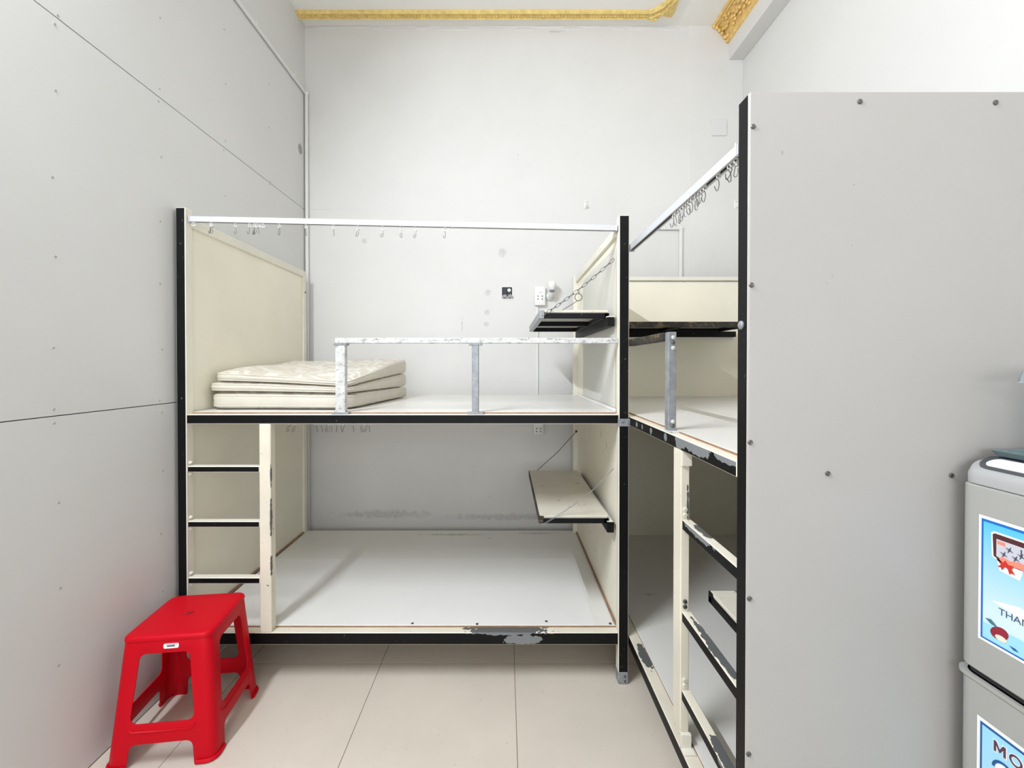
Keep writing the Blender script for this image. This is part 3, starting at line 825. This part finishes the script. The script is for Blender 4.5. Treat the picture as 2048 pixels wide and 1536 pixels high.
# ================================================================== FOLDED MATTRESS
mt = thing('folded_mattress', 'ivory brocade foam mattress folded in three on the upper deck', 'mattress', (-1.0, 2.33, 1.1445))
Z0 = 1.146
def b_at(i, u, v):
    fl_ = (0.0, 0.078, 0.122, 0.168)[i]; fr = (0.0, 0.072, 0.100, 0.128)[i]
    bl = (0.0, 0.072, 0.150, 0.225)[i]; brr = (0.0, 0.065, 0.148, 0.240)[i]
    s = v ** 0.85
    f = fl_ + (fr - fl_) * u ** 1.5
    k = bl + (brr - bl) * u
    h = f + (k - f) * s
    if i == 3:
        h += 0.006 * math.sin(9 * u + 2 * v) * math.sin(7 * v) - 0.012 * math.exp(-((u - .72) ** 2 + (v - .55) ** 2) / .02)
    return h
def m_xy(u, v, ins):
    xl = -1.330 - 0.001 * v + (0.012, 0.004, 0.022)[ins]
    xr = -0.700 + 0.078 * v - (0.0, 0.004, 0.004)[ins]
    y0 = 1.945 + (0.0, 0.0, 0.014)[ins] + 0.006 * math.sin(5 * u)
    rad, W_, D_ = 0.055, xr - xl, 2.70 - y0
    for su in (0, 1):
        uu = u if su == 0 else 1 - u
        a_, b_ = 1 - uu * W_ / rad, 1 - v * D_ / rad
        if a_ > 0 and b_ > 0:
            k_ = max(a_, b_) / math.hypot(a_, b_)
            uu, v = (1 - a_ * k_) * rad / W_, (1 - b_ * k_) * rad / D_
            u = uu if su == 0 else 1 - uu
            break
    return xl + (xr - xl) * u, y0 + (2.70 - y0) * v
NU, NV = 36, 40
for i in range(3):
    bm = bmesh.new()
    lay = []
    R = 0.020 if i == 0 else 0.016
    def pt(u, v, top):
        x, y = m_xy(u, v, i)
        zb, zt = Z0 + b_at(i, u, v) + 0.0008, Z0 + b_at(i + 1, u, v) - 0.0008
        return x, y, zb, zt
    rows = 7
    # closed skin: rounded side profile around the outline, then top and bottom grids
    def sidek(k):
        a = PI * (k / (rows - 1)) - PI / 2
        return math.cos(a), (math.sin(a) + 1) / 2
    grid = {}
    for top in (0, 1):
        for a in range(NU + 1):
            for c in range(NV + 1):
                u, v = a / NU, c / NV
                x, y, zb, zt = pt(u, v, top)
                ex = min(u, 1 - u) * 0.62; ey = min(v, 1 - v) * 0.75
                e = min(ex, ey)
                drop = R * (0.18 if v > 0.1 else 0.40) * max(0, 1 - e / R) ** 2 if e < R else 0
                z = (zt - min(drop, (zt - zb) * .45)) if top else (zb + min(drop, (zt - zb) * .45))
                if i == 2 and top:
                    z += 0.0022 * math.sin(31 * x + 17 * y) * math.sin(23 * y - 11 * x)
                grid[(top, a, c)] = bm.verts.new((x, y, z))
    for top in (0, 1):
        for a in range(NU):
            for c in range(NV):
                bm.faces.new([grid[(top, a, c)], grid[(top, a + 1, c)], grid[(top, a + 1, c + 1)], grid[(top, a, c + 1)]]).material_index = 0
    ring = [(a, 0) for a in range(NU)] + [(NU, c) for c in range(NV)] + [(a, NV) for a in range(NU, 0, -1)] + [(0, c) for c in range(NV, 0, -1)]
    cen = Vector((-1.0, 2.32, 0))
    prev = [grid[(0,) + q] for q in ring]
    for k in range(1, rows):
        if k == rows - 1:
            cur = [grid[(1,) + q] for q in ring]
        else:
            out, h = sidek(k)
            cur = []
            for q in ring:
                lo, hi = grid[(0,) + q].co, grid[(1,) + q].co
                p = lo.lerp(hi, h)
                n_ = Vector((1 if q[0] == NU else (-1 if q[0] == 0 else 0), -1 if q[1] == 0 else (1 if q[1] == NV else 0), 0))
                if n_.length: n_.normalize()
                groove = 0.0035 if (i == 0 and k == 3) else 0.0
                p = p + n_ * (0.013 * out - groove)
                cur.append(bm.verts.new(p))
        for a in range(len(ring)):
            c = (a + 1) % len(ring)
            bm.faces.new((prev[a], prev[c], cur[c], cur[a])).material_index = 1
        prev = cur
    o = obj('mattress_panel', bm, ['brocade', 'ticking'], mt, True)
    # piping round the edges
    for top in (0, 1):
        bm = bmesh.new()
        pts = []
        for q in ring:
            co = None
            u, v = q[0] / NU, q[1] / NV
            x, y, zb, zt = pt(u, v, top)
            n_ = Vector((1 if q[0] == NU else (-1 if q[0] == 0 else 0), -1 if q[1] == 0 else (1 if q[1] == NV else 0), 0))
            if n_.length: n_.normalize()
            hh = zt - zb
            z = zb + 0.2 * hh if not top else zt - 0.2 * hh
            pts.append(Vector((x, y, z)) + n_ * 0.0085)
        tube(bm, pts, 0.0028, 6, True)
        obj('piping', bm, 'ticking', o, True)

# ================================================================== RED STOOL
st = thing('plastic_stool', 'red plastic stool with open sides and a small white sticker', 'stool', (-1.174, 1.612, 0), math.radians(7))
H, WT, WB, RC, TH = 0.422, 0.1375, 0.172, 0.030, 0.004
def wid(h): return WB + (WT - WB) * h / H
LW = 0.040
def arc(cx, cy, r, a0, a1, n=5):
    return [(cx + r * math.cos(a0 + (a1 - a0) * k / n), cy + r * math.sin(a0 + (a1 - a0) * k / n)) for k in range(n + 1)]
def side_panel(kind):
    """one flat side in (s, h); returns bmesh in (s, 0, h)"""
    bm = bmesh.new()
    e = lambda h: wid(h) - RC
    r = 0.022
    ah = 0.078
    fi = lambda h: e(h) - LW + 0.004
    outline = [(-e(0), 0), (-fi(0), 0)]
    outline += arc(-fi(ah) + r, ah - r, r, PI, PI / 2)
    outline += arc(fi(ah) - r, ah - r, r, PI / 2, 0)
    outline += [(fi(0), 0), (e(0), 0)]
    outline += [(e(H * k / 6), H * k / 6) for k in range(1, 6)]
    outline += [(e(H - .012), H - .012), (-e(H - .012), H - .012)]
    outline += [(-e(H * k / 6), H * k / 6) for k in range(5, 0, -1)]
    h0, h1 = 0.142, 0.366
    g = lambda h: e(h) - LW + 0.008
    hole = arc(-g(h0) + r, h0 + r, r, 1.5 * PI, PI)[::1] + arc(-g(h1) + r, h1 - r, r, PI, PI / 2) + arc(g(h1) - r, h1 - r, r, PI / 2, 0) + arc(g(h0) - r, h0 + r, r, 0, -PI / 2)
    es = []
    for L in (outline, hole):
        vs_ = [bm.verts.new((s, 0, h)) for s, h in L]
        es += [bm.edges.new((vs_[k], vs_[(k + 1) % len(vs_)])) for k in range(len(vs_))]
    bmesh.ops.triangle_fill(bm, use_beauty=True, edges=es)
    return bm
# shell: four sides and four rounded corners, welded and given thickness
shell = bmesh.new()
for q in range(4):
    sb = side_panel(q)
    tmp = bpy.data.meshes.new('tmp'); sb.to_mesh(tmp); sb.free()
    n0 = len(shell.verts)
    shell.from_mesh(tmp); bpy.data.meshes.remove(tmp)
    shell.verts.ensure_lookup_table()
    rot = Matrix.Rotation(q * PI / 2, 3, 'Z')
    for v in shell.verts[n0:]:
        s, h = v.co.x, v.co.z
        v.co = rot @ Vector((s, -wid(h), h))
for q in range(4):
    rot = Matrix.Rotation(q * PI / 2, 3, 'Z')
    hs = [H * k / 6 for k in range(6)] + [H - .012]
    rows_ = []
    for h in hs:
        c = wid(h) - RC
        rows_.append([shell.verts.new(rot @ Vector((c + RC * math.sin(a), -(c + RC * math.cos(a)), h))) for a in [PI / 2 * k / 5 for k in range(6)]])
    for A, C in zip(rows_, rows_[1:]):
        for k in range(5):
            shell.faces.new((A[k], A[k + 1], C[k + 1], C[k]))
bmesh.ops.remove_doubles(shell, verts=shell.verts[:], dist=0.0004)
bmesh.ops.recalc_face_normals(shell, faces=shell.faces[:])
o = obj('leg_frame', shell, 'red', st, True, True)
md = o.modifiers.new('thickness', 'SOLIDIFY'); md.thickness = 0.0045; md.offset = -1
bv = o.modifiers.new('soft_edges', 'BEVEL'); bv.width = 0.0012; bv.segments = 2; bv.limit_method = 'ANGLE'; bv.angle_limit = math.radians(50)
# seat
bm = bmesh.new()
def sq(w, z, r): return [(x, y, z) for x, y in rrect(-w, w, -w, w, r, 6)]
w0 = wid(H - .012)
loft(bm, [sq(w0 + .0015, H - .016, RC), sq(w0 + .003, H - .012, RC + .002), sq(WT + .002, H - .005, RC), sq(WT - .002, H - .001, RC - .002), sq(WT - .010, H + .0005, RC - .006), sq(WT - .03, H, 0.02)])
obj('seat', bm, 'red', st, True, True)
bm = bmesh.new()
tube(bm, [(-0.012, -0.006, H + .0002), (-0.004, 0.002, H + .0006), (0.004, -0.003, H + .0006), (0.013, 0.006, H + .0002)], 0.0022, 6)
tube(bm, [(-0.010, -0.012, H + .0002), (0.0, -0.007, H + .0006), (0.006, 0.006, H + .0004)], 0.0018, 6)
obj('moulded_mark', bm, 'red_mark', st, True, True)
# stretcher ridge and feet lips on each side
for q in range(4):
    rot = Matrix.Rotation(q * PI / 2, 3, 'Z')
    bm = bmesh.new()
    for h in (0.118,):
        g = wid(h) - RC - LW + .012
        tube(bm, [rot @ Vector((s, -wid(h + dh) - .0005, h + dh)) for s, dh in ((-g, .012), (-g + .012, .0), (0, -.002), (g - .012, .0), (g, .012))], 0.0028, 6)
    obj('stretcher_ridge', bm, 'red', st, True, True)
    bm = bmesh.new()
    c = wid(0.008) - RC
    pts = [rot @ Vector((c - LW + .01, -c - RC - .001, .007))] + [rot @ Vector((c + (RC + .001) * math.sin(a), -(c + (RC + .001) * math.cos(a)), .007)) for a in [PI / 2 * k / 5 for k in range(6)]] + [rot @ Vector((c + RC + .001, -c + LW - .01, .007))]
    tube(bm, pts, 0.0065, 8)
    obj('foot', bm, 'red', st, True, True)
# sticker on the front apron
bm = bmesh.new()
hc = 0.388
slope = (WT - WB) / H
prism(bm, rrect(-0.005, 0.043, hc - .008, hc + .008, .005), lambda p: (p[0], -wid(p[1]) - .0002, p[1]), lambda p: (p[0], -wid(p[1]) - .0008, p[1]))
sk = obj('sticker', bm, 'white', st, False, True)
bm = bmesh.new()
prism(bm, rrect(0.006, 0.031, hc - .0022, hc + .0022, .001), lambda p: (p[0], -wid(p[1]) - .0008, p[1]), lambda p: (p[0], -wid(p[1]) - .0011, p[1]))
prism(bm, rrect(0.0, 0.038, hc + .0048, hc + .0058, .0004), lambda p: (p[0], -wid(p[1]) - .0008, p[1]), lambda p: (p[0], -wid(p[1]) - .0011, p[1]))
obj('sticker_print', bm, 'ink', sk, False, True)

# ================================================================== REFRIGERATOR
FX, FY0, FY1 = 0.952, 0.400, 0.915
fr = thing('refrigerator', 'small silver grey two-door refrigerator with blue stickers on its doors', 'refrigerator', (1.22, 0.657, 0))
bm = bmesh.new()
loft(bm, [[(x, y, z) for x, y in rrect(FX + .05, 1.50, FY0, FY1, .01, 3)] for z in (0.03, 1.10)])
obj('cabinet', bm, 'fridge', fr, True)
def door(z0, z1):
    bm = bmesh.new()
    L = lambda ins, z: [(x, y, z) for x, y in rrect(FX + ins, FX + .062, FY0 + ins, FY1 - ins, .03, 6)]
    loft(bm, [L(.004, z0), L(0, z0 + .004), L(0, z1 - .004), L(.004, z1)])
    return obj('door', bm, 'fridge', fr, True)
d1 = door(0.727, 1.1035)
d2 = door(0.085, 0.716)
bm = bmesh.new(); loft(bm, [[(x, y, z) for x, y in rrect(FX + .010, FX + .05, FY0 + .01, FY1 - .01, .018, 5)] for z in (0.714, 0.729)]); obj('door_gap', bm, 'gap', fr)
bm = bmesh.new(); loft(bm, [[(x, y, z) for x, y in rrect(FX - .004, FX + .05, FY0 - .002, FY1 + .002, .024, 6)] for z in (0.708, 0.716)]); obj('door_lip', bm, 'fridge', d2, True)
obj('plinth', B(FX + .03, 1.48, FY0 + .01, FY1 - .01, 0.0, 0.085), 'gap', fr)
rise = lambda x: 0.024 * min(1.0, max(0.0, (x - FX) / 0.055))
bm = bmesh.new()
def cl(ins, z, k): return [(x, y, z + rise(x) * k) for x, y in rrect(FX + ins, 1.50 - ins, FY0 + ins, FY1 - ins, .036 - ins * .4, 8)]
loft(bm, [cl(.001, 1.105, 0), cl(.001, 1.120, .6), cl(.005, 1.128, 1), cl(.012, 1.131, 1)])
obj('top_cap', bm, 'fridge_cap', fr, True)
def plate(name, x0, x1, y0, y1, r, dz, mat_, n=10):
    bm = bmesh.new()
    pts = rrect(x0, x1, y0, y1, r, n)
    prism(bm, pts, lambda p: (p[0], p[1], 1.128 + rise(p[0]) + dz - .004), lambda p: (p[0], p[1], 1.131 + rise(p[0]) + dz))
    return obj(name, bm, mat_, fr)
plate('top_inlay', FX + .012, 1.040, FY0 + .013, FY1 - .013, .035, 0.0008, 'fridge_dark')
plate('pale_strip', 0.974, 1.002, FY0 + .03, FY1 - .028, .0138, 0.0020, 'fridge_white')  # white strip lying along the dark top plate
# stickers on the doors (plane x = FX, read from the left)
def on_door(bm, pts, d0, d1, mat=0):
    prism(bm, pts, lambda p: (FX - d0, p[0], p[1]), lambda p: (FX - d1, p[0], p[1]), mat)
def decal(name, pts, lvl, mat_, parent):
    bm = bmesh.new(); on_door(bm, pts, 0.0002 + .0003 * lvl, 0.0005 + .0003 * lvl)
    return obj(name, bm, mat_, parent)
def rect(y0, y1, z0, z1): return [(y0, z0), (y1, z0), (y1, z1), (y0, z1)]
def lettering(name, txt, y, z, size, mat_, parent, lvl, bold=0.0):
    cu = bpy.data.curves.new(name, 'FONT'); cu.body = txt; cu.size = size; cu.offset = bold; cu.extrude = 0.00012
    to = bpy.data.objects.new('tmp_text', cu); COL.objects.link(to)
    bpy.context.view_layer.update()
    me = bpy.data.meshes.new_from_object(to.evaluated_get(bpy.context.evaluated_depsgraph_get()))
    bpy.data.objects.remove(to)
    bm = bmesh.new(); bm.from_mesh(me); bpy.data.meshes.remove(me)
    for v in bm.verts:
        v.co = Vector((FX - .0004 - .0003 * lvl - v.co.z, y - v.co.x, z + v.co.y))
    return obj(name, bm, mat_, parent)
s = decal('sticker', rect(0.52, 0.8705, 0.797, 1.046), 0, 'white', d1)
decal('blue_border', rect(0.525, 0.8655, 0.802, 1.040), 1, 'blue', s)
decal('sky_picture', rect(0.53, 0.8615, 0.8055, 1.035), 2, 'sky_print', s)
bm = bmesh.new()
on_door(bm, [(0.848, 0.885), (0.8, 0.897), (0.76, 0.884), (0.70, 0.873), (0.6, 0.88), (0.6, 0.862), (0.70, 0.858), (0.78, 0.868), (0.82, 0.880)], .0009, .0012)
obj('water_wave', bm, 'white', s)
card = [(0.848, 1.018), (0.846, 0.972), (0.832, 0.966), (0.63, 0.966), (0.63, 1.022), (0.842, 1.022)]
decal('card_outline', card, 3, 'white', s)
decal('card_outline', [(0.838, 0.972), (0.833, 0.950), (0.800, 0.946), (0.795, 0.966), (0.80, 0.975)], 3, 'white', s)
decal('card', [(0.845, 1.0155), (0.843, 0.974), (0.831, 0.969), (0.633, 0.969), (0.633, 1.0185), (0.841, 1.0185)], 4, 'maroon', s)
decal('card_picture', [(0.838, 1.009), (0.838, 0.976), (0.828, 0.972), (0.636, 0.972), (0.636, 1.009)], 5, 'lilac', s)
decal('card_logo', rect(0.823, 0.836, 1.0, 1.0065), 6, 'pink', s)
for cy, cz in ((0.816, 0.996), (0.806, 0.984), (0.825, 0.984), (0.797, 0.992)):
    pts = []
    for k in range(8):
        rr = 0.0075 if k % 2 == 0 else 0.0018
        pts.append((cy + rr * math.cos(k * PI / 4 + .4), cz + rr * math.sin(k * PI / 4 + .4)))
    decal('star', pts, 7, 'ink', s)
lettering('lettering', '1', 0.801, 0.994, 0.016, 'ink', s, 8)
decal('ribbon', [(0.832, 0.972), (0.828, 0.979), (0.815, 0.976), (0.80, 0.980), (0.786, 0.978), (0.786, 0.966), (0.80, 0.968), (0.815, 0.966), (0.826, 0.968)], 8, 'pink', s)
decal('bow', [(0.834, 0.968), (0.826, 0.968), (0.822, 0.974), (0.817, 0.968), (0.808, 0.969), (0.812, 0.962), (0.806, 0.953), (0.812, 0.955), (0.815, 0.951), (0.818, 0.960), (0.823, 0.962), (0.828, 0.953), (0.829, 0.958), (0.835, 0.957), (0.829, 0.963)], 9, 'ribbon', s)
lettering('lettering', 'THAN T', 0.834, 0.8655, 0.0185, 'ink', s, 3)
decal('picture_field', [(0.8615, 0.836), (0.8, 0.838), (0.7, 0.826), (0.53, 0.832), (0.53, 0.8055), (0.8615, 0.8055)], 3, 'sky_print_low', s)
decal('fruit', [(0.832 + 0.0155 * math.cos(a), 0.8285 + 0.0125 * math.sin(a) - 0.004 * math.cos(a)) for a in [2 * PI * k / 18 for k in range(18)]], 4, 'fruit', s)
decal('fruit_flesh', [(0.829 + 0.010 * math.cos(a), 0.8205 + 0.0055 * math.sin(a)) for a in [2 * PI * k / 16 for k in range(16)]], 5, 'cream_print', s)
decal('fruit_leaf', [(0.856, 0.845), (0.846, 0.848), (0.838, 0.842), (0.834, 0.838), (0.846, 0.839)], 6, 'leaf', s)
decal('fruit_shadow', [(0.815, 0.8165), (0.805, 0.8165), (0.800, 0.813), (0.808, 0.812)], 6, 'blue_dark', s)
s = decal('sticker', rect(0.52, 0.8705, 0.25, 0.641), 0, 'white', d2)
decal('blue_border', rect(0.525, 0.8645, 0.255, 0.634), 1, 'blue_dark', s)
decal('sky_picture', rect(0.53, 0.8605, 0.26, 0.629), 2, 'sky_print_low', s)
def letter_m(y, z, w, h, st):
    P = [(0, 0), (0, h), (st * 1.15, h), (w / 2, h * .45), (w - st * 1.15, h), (w, h), (w, 0), (w - st, 0), (w - st, h * .62), (w / 2, h * .10), (st, h * .62), (st, 0)]
    return [(y - a, z + c) for a, c in P]
def letter_o(name, y, z, ro, ri, lvl, mat_, par):
    bm = bmesh.new(); n = 28
    for k in range(n):
        a0, a1 = 2 * PI * k / n, 2 * PI * (k + 1) / n
        q = [(y + r * math.cos(a), z + r * math.sin(a)) for r, a in ((ro, a0), (ro, a1), (ri, a1), (ri, a0))]
        on_door(bm, q, 0.0002 + .0003 * lvl, 0.0005 + .0003 * lvl)
    bmesh.ops.remove_doubles(bm, verts=bm.verts[:], dist=1e-6)
    return obj(name, bm, mat_, par)
decal('lettering_outline', letter_m(0.8410, 0.5950, 0.0235, 0.0235, 0.0070), 3, 'white', s)
decal('lettering', letter_m(0.8396, 0.5965, 0.0205, 0.0205, 0.0042), 4, 'plum', s)
letter_o('lettering_outline', 0.8030, 0.6068, 0.0122, 0.0058, 3, 'white', s)
letter_o('lettering', 0.8030, 0.6068, 0.0108, 0.0070, 4, 'plum', s)
pts = arc(0.822, 0.565, .021, 0, PI, 12) + arc(0.822, 0.565, .016, PI, 0, 12)
decal('ring_picture', pts, 3, 'blue_dark', s)
decal('ring_picture', arc(0.822, 0.565, .0155, 0, PI, 12), 3, 'white', s)

# ---- things on the refrigerator
tr = thing('glass_tray', 'shallow grey-green glass tray on top of the refrigerator', 'tray', (1.27, 0.66, 1.1585))
bm = bmesh.new()
T_ = lambda ins, z: [(x, y, z) for x, y in rrect(1.008 + ins, 1.46 - ins, 0.42 + ins, 0.908 - ins, .012, 5)]
loft(bm, [T_(.006, 1.1580), T_(.0, 1.169), T_(.003, 1.169), T_(.009, 1.1615)])
obj('tray_body', bm, 'teal', tr, True)
jg = thing('water_jug', 'clear grey plastic jug with a pouring lip standing on the glass tray', 'jug', (1.126, 0.843, 1.163))
JX, JY = 1.126, 0.843
bm = bmesh.new()
jug_prof = [(0.046, 1.1635), (0.050, 1.169), (0.053, 1.30), (0.054, 1.330), (0.054, 1.342), (0.0515, 1.342), (0.0512, 1.33), (0.050, 1.30), (0.047, 1.172), (0.01, 1.170)]
lathe(bm, jug_prof, (JX, JY, 0), 28)
obj('jug_body', bm, 'clear', jg, True)
bm = bmesh.new()
def lip(x, w, z0, z1): return [(x, JY - w, z0), (x, JY + w, z0), (x + (.014 if x < 1.04 else 0), JY + w, z1), (x + (.014 if x < 1.04 else 0), JY - w, z1)]
loft(bm, [lip(JX - .050, .026, 1.306, 1.342), lip(JX - .070, .022, 1.308, 1.342), lip(1.012, .014, 1.310, 1.341), lip(1.004, .010, 1.312, 1.338)])
obj('pouring_lip', bm, 'clear', jg, True)

# ================================================================== FITTINGS ON THE BACK WALL
YW = YWB - 0.0
bx_ = thing('electrical_box', 'open black electrical box sunk in the back wall', 'electrical box', (0.014, YW, 1.805))
bm = bmesh.new()
out_ = rrect(-0.027, 0.055, 1.802, 1.893, .008, 4); inn = rrect(-0.022, 0.050, 1.807, 1.888, .006, 4)
loft(bm, [[(x, YW, z) for x, z in out_], [(x, YW - .004, z) for x, z in out_], [(x, YW - .004, z) for x, z in inn], [(x, YW, z) for x, z in inn]], cap=False)
obj('rim', bm, 'plastic', bx_)
obj('back_plate', B(-0.022, 0.050, YW - .0015, YW + .001, 1.807, 1.888), 'navy', bx_)
bm = bmesh.new(); lathe(bm, [(0.013, -0.001), (0.013, -0.004), (0.008, -0.008), (0.002, -0.008)], (0.029, YW, 1.866), 8, 'y'); obj('terminal_knob', bm, 'plastic', bx_)
for k in range(7):
    bm = bmesh.new(); ball(bm, (-0.014 + 0.0105 * k, YW - .002, 1.822 + random.uniform(-.006, .01)), 0.010, 0.004, 0.013, 8); obj('plaster_lump', bm, 'plaster', bx_, True)
bm = bmesh.new(); tube(bm, [(0.01, YW - .003, 1.862), (0.012, YW - .007, 1.845), (0.016, YW - .006, 1.82)], 0.0025, 6); obj('cable_end', bm, 'navy', bx_, True)

def socket(label, x0, x1, z0, z1, holes_z):
    t = thing('power_socket', label, 'socket', ((x0 + x1) / 2, YW, z0))
    b0 = obj('housing', B(x0, x1, YW - .034, YW, z0, z1, .003, 2), 'plastic', t, True)
    for dx in (-.0145, .0145):
        for hz in holes_z:
            bm = bmesh.new(); cyl(bm, ((x0 + x1) / 2 + dx, YW - .0346, hz), ((x0 + x1) / 2 + dx, YW - .030, hz), 0.0042, seg=10); obj('pin_hole', bm, 'hole', t)
    return t
ps = socket('white double socket box screwed beside the light bulb', 0.206, 0.279, 1.758, 1.887, (1.80, 1.82))
obj('badge', B(0.230, 0.254, YW - .0346, YW - .033, 1.842, 1.848), 'lilac', ps)
socket('white double socket box half hidden below the upper deck', 0.197, 0.268, 0.862, 0.985, (0.885, 0.905))
lb = thing('bulb_lamp', 'unlit white light bulb in a wall holder beside the socket', 'light bulb', (0.312, YW, 1.805))
bm = bmesh.new(); lathe(bm, [(0.030, 0.0), (0.030, -0.012), (0.024, -0.022), (0.016, -0.03)], (0.312, YW, 1.822), 18, 'y'); obj('holder_base', bm, 'plastic', lb, True)
bm = bmesh.new(); tube(bm, [(0.312, YW - .02, 1.822), (0.316, YW - .045, 1.826), (0.320, YW - .058, 1.845)], [.017, .019, .020], 14); obj('holder_neck', bm, 'plastic', lb, True)
bm = bmesh.new(); lathe(bm, [(0.0165, 0), (0.018, .004), (0.0165, .007), (0.018, .010), (0.0165, .013)], (0.321, YW - .060, 1.846), 16); obj('bulb_cap', bm, 'galv', lb, True)
bm = bmesh.new(); lathe(bm, [(0.015, 0), (0.020, .008), (0.0265, .022), (0.0285, .034), (0.027, .047), (0.021, .057), (0.011, .0625), (0.002, .064)], (0.322, YW - .060, 1.858), 20); obj('bulb', bm, 'bulb', lb, True)
cw = thing('cable_duct', 'narrow white cable duct running down from the socket with the bulb', 'cable duct', (0.222, YW, 0.985))
obj('duct', B(0.216, 0.232, YW - .010, YW, 0.985, 1.758, .0015), 'pvc', cw)
cd = thing('conduit', 'white painted conduit turning a corner above the side bunk', 'conduit', (1.22, YW, 1.2))
obj('pipe', B(0.98, 1.214, YW - .018, YW - .001, 2.283, 2.305, .005, 2), 'pvc', cd, True)
obj('pipe', B(1.210, 1.232, YW - .018, YW - .001, 1.20, 2.29, .005, 2), 'pvc', cd, True)
obj('elbow', B(1.207, 1.234, YW - .021, YW - .001, 2.280, 2.308, .006, 2), 'pvc', cd, True)
for x in (1.02, 1.06, 1.10, 1.16):
    obj('paint_drip', B(x, x + .02, YW - .0195, YW - .016, 2.284, 2.304, .003, 2), 'pvc', cd, True)
c2 = thing('conduit', 'thin white conduit along the board partition and down the room corner', 'conduit', (XWL + .012, 1.2, 0))
bm = bmesh.new(); tube(bm, [(XWL + .012, YWF + .002, 3.225), (XWL + .012, 1.0, 3.222), (XWL + .012, YWB - .014, 3.222)], .0105, 10); obj('pipe', bm, 'pvc', c2, True)
bm = bmesh.new(); cyl(bm, (XWL + .018, YWB - .018, 0.0), (XWL + .018, YWB - .018, 3.222), .0115, seg=10); obj('pipe', bm, 'pvc', c2, True)
bm = bmesh.new(); ball(bm, (XWL + .018, YWB - .018, 3.222), .0165, .0165, .0165, 12); obj('elbow', bm, 'pvc', c2, True)
for y in (2.42, 2.85):
    obj('clip', B(XWL + .0008, XWL + .024, y - .006, y + .006, 3.225, 3.245, .002), 'pvc', c2)
cp = thing('cover_plate', 'square blank cover plate painted over on the back wall', 'cover plate', (1.485, YW, 2.93))
bm = bmesh.new()
o_ = rrect(1.433, 1.538, 2.935, 3.048, .006, 3); i_ = rrect(1.435, 1.536, 2.937, 3.046, .006, 3)
loft(bm, [[(x, YW - .004, z) for x, z in o_], [(x, YW - .010, z) for x, z in o_], [(x, YW - .012, z) for x, z in i_]])
obj('plate', bm, 'board', cp)
for x, lab in ((0.560, 'above the bunk with the mattress'), (1.607, 'beside the post of the side bunk')):
    t = thing('wall_hook', 'small white plastic hook on the back wall ' + lab, 'hook', (x, YW, 2.43))
    obj('hook_plate', B(x - .012, x + .012, YW - .006, YW, 2.432, 2.492, .002), 'plastic', t)
    bm = bmesh.new(); tube(bm, [(x, YW - .004, 2.446), (x, YW - .02, 2.440), (x, YW - .027, 2.447), (x, YW - .026, 2.458)], .0042, 8); obj('hook_arm', bm, 'plastic', t, True)
    bm = bmesh.new(); lathe(bm, [(0.003, 0), (0.003, -0.007)], (x, YW, 2.480), 8, 'y'); obj('screw', bm, 'steel_dark', t)
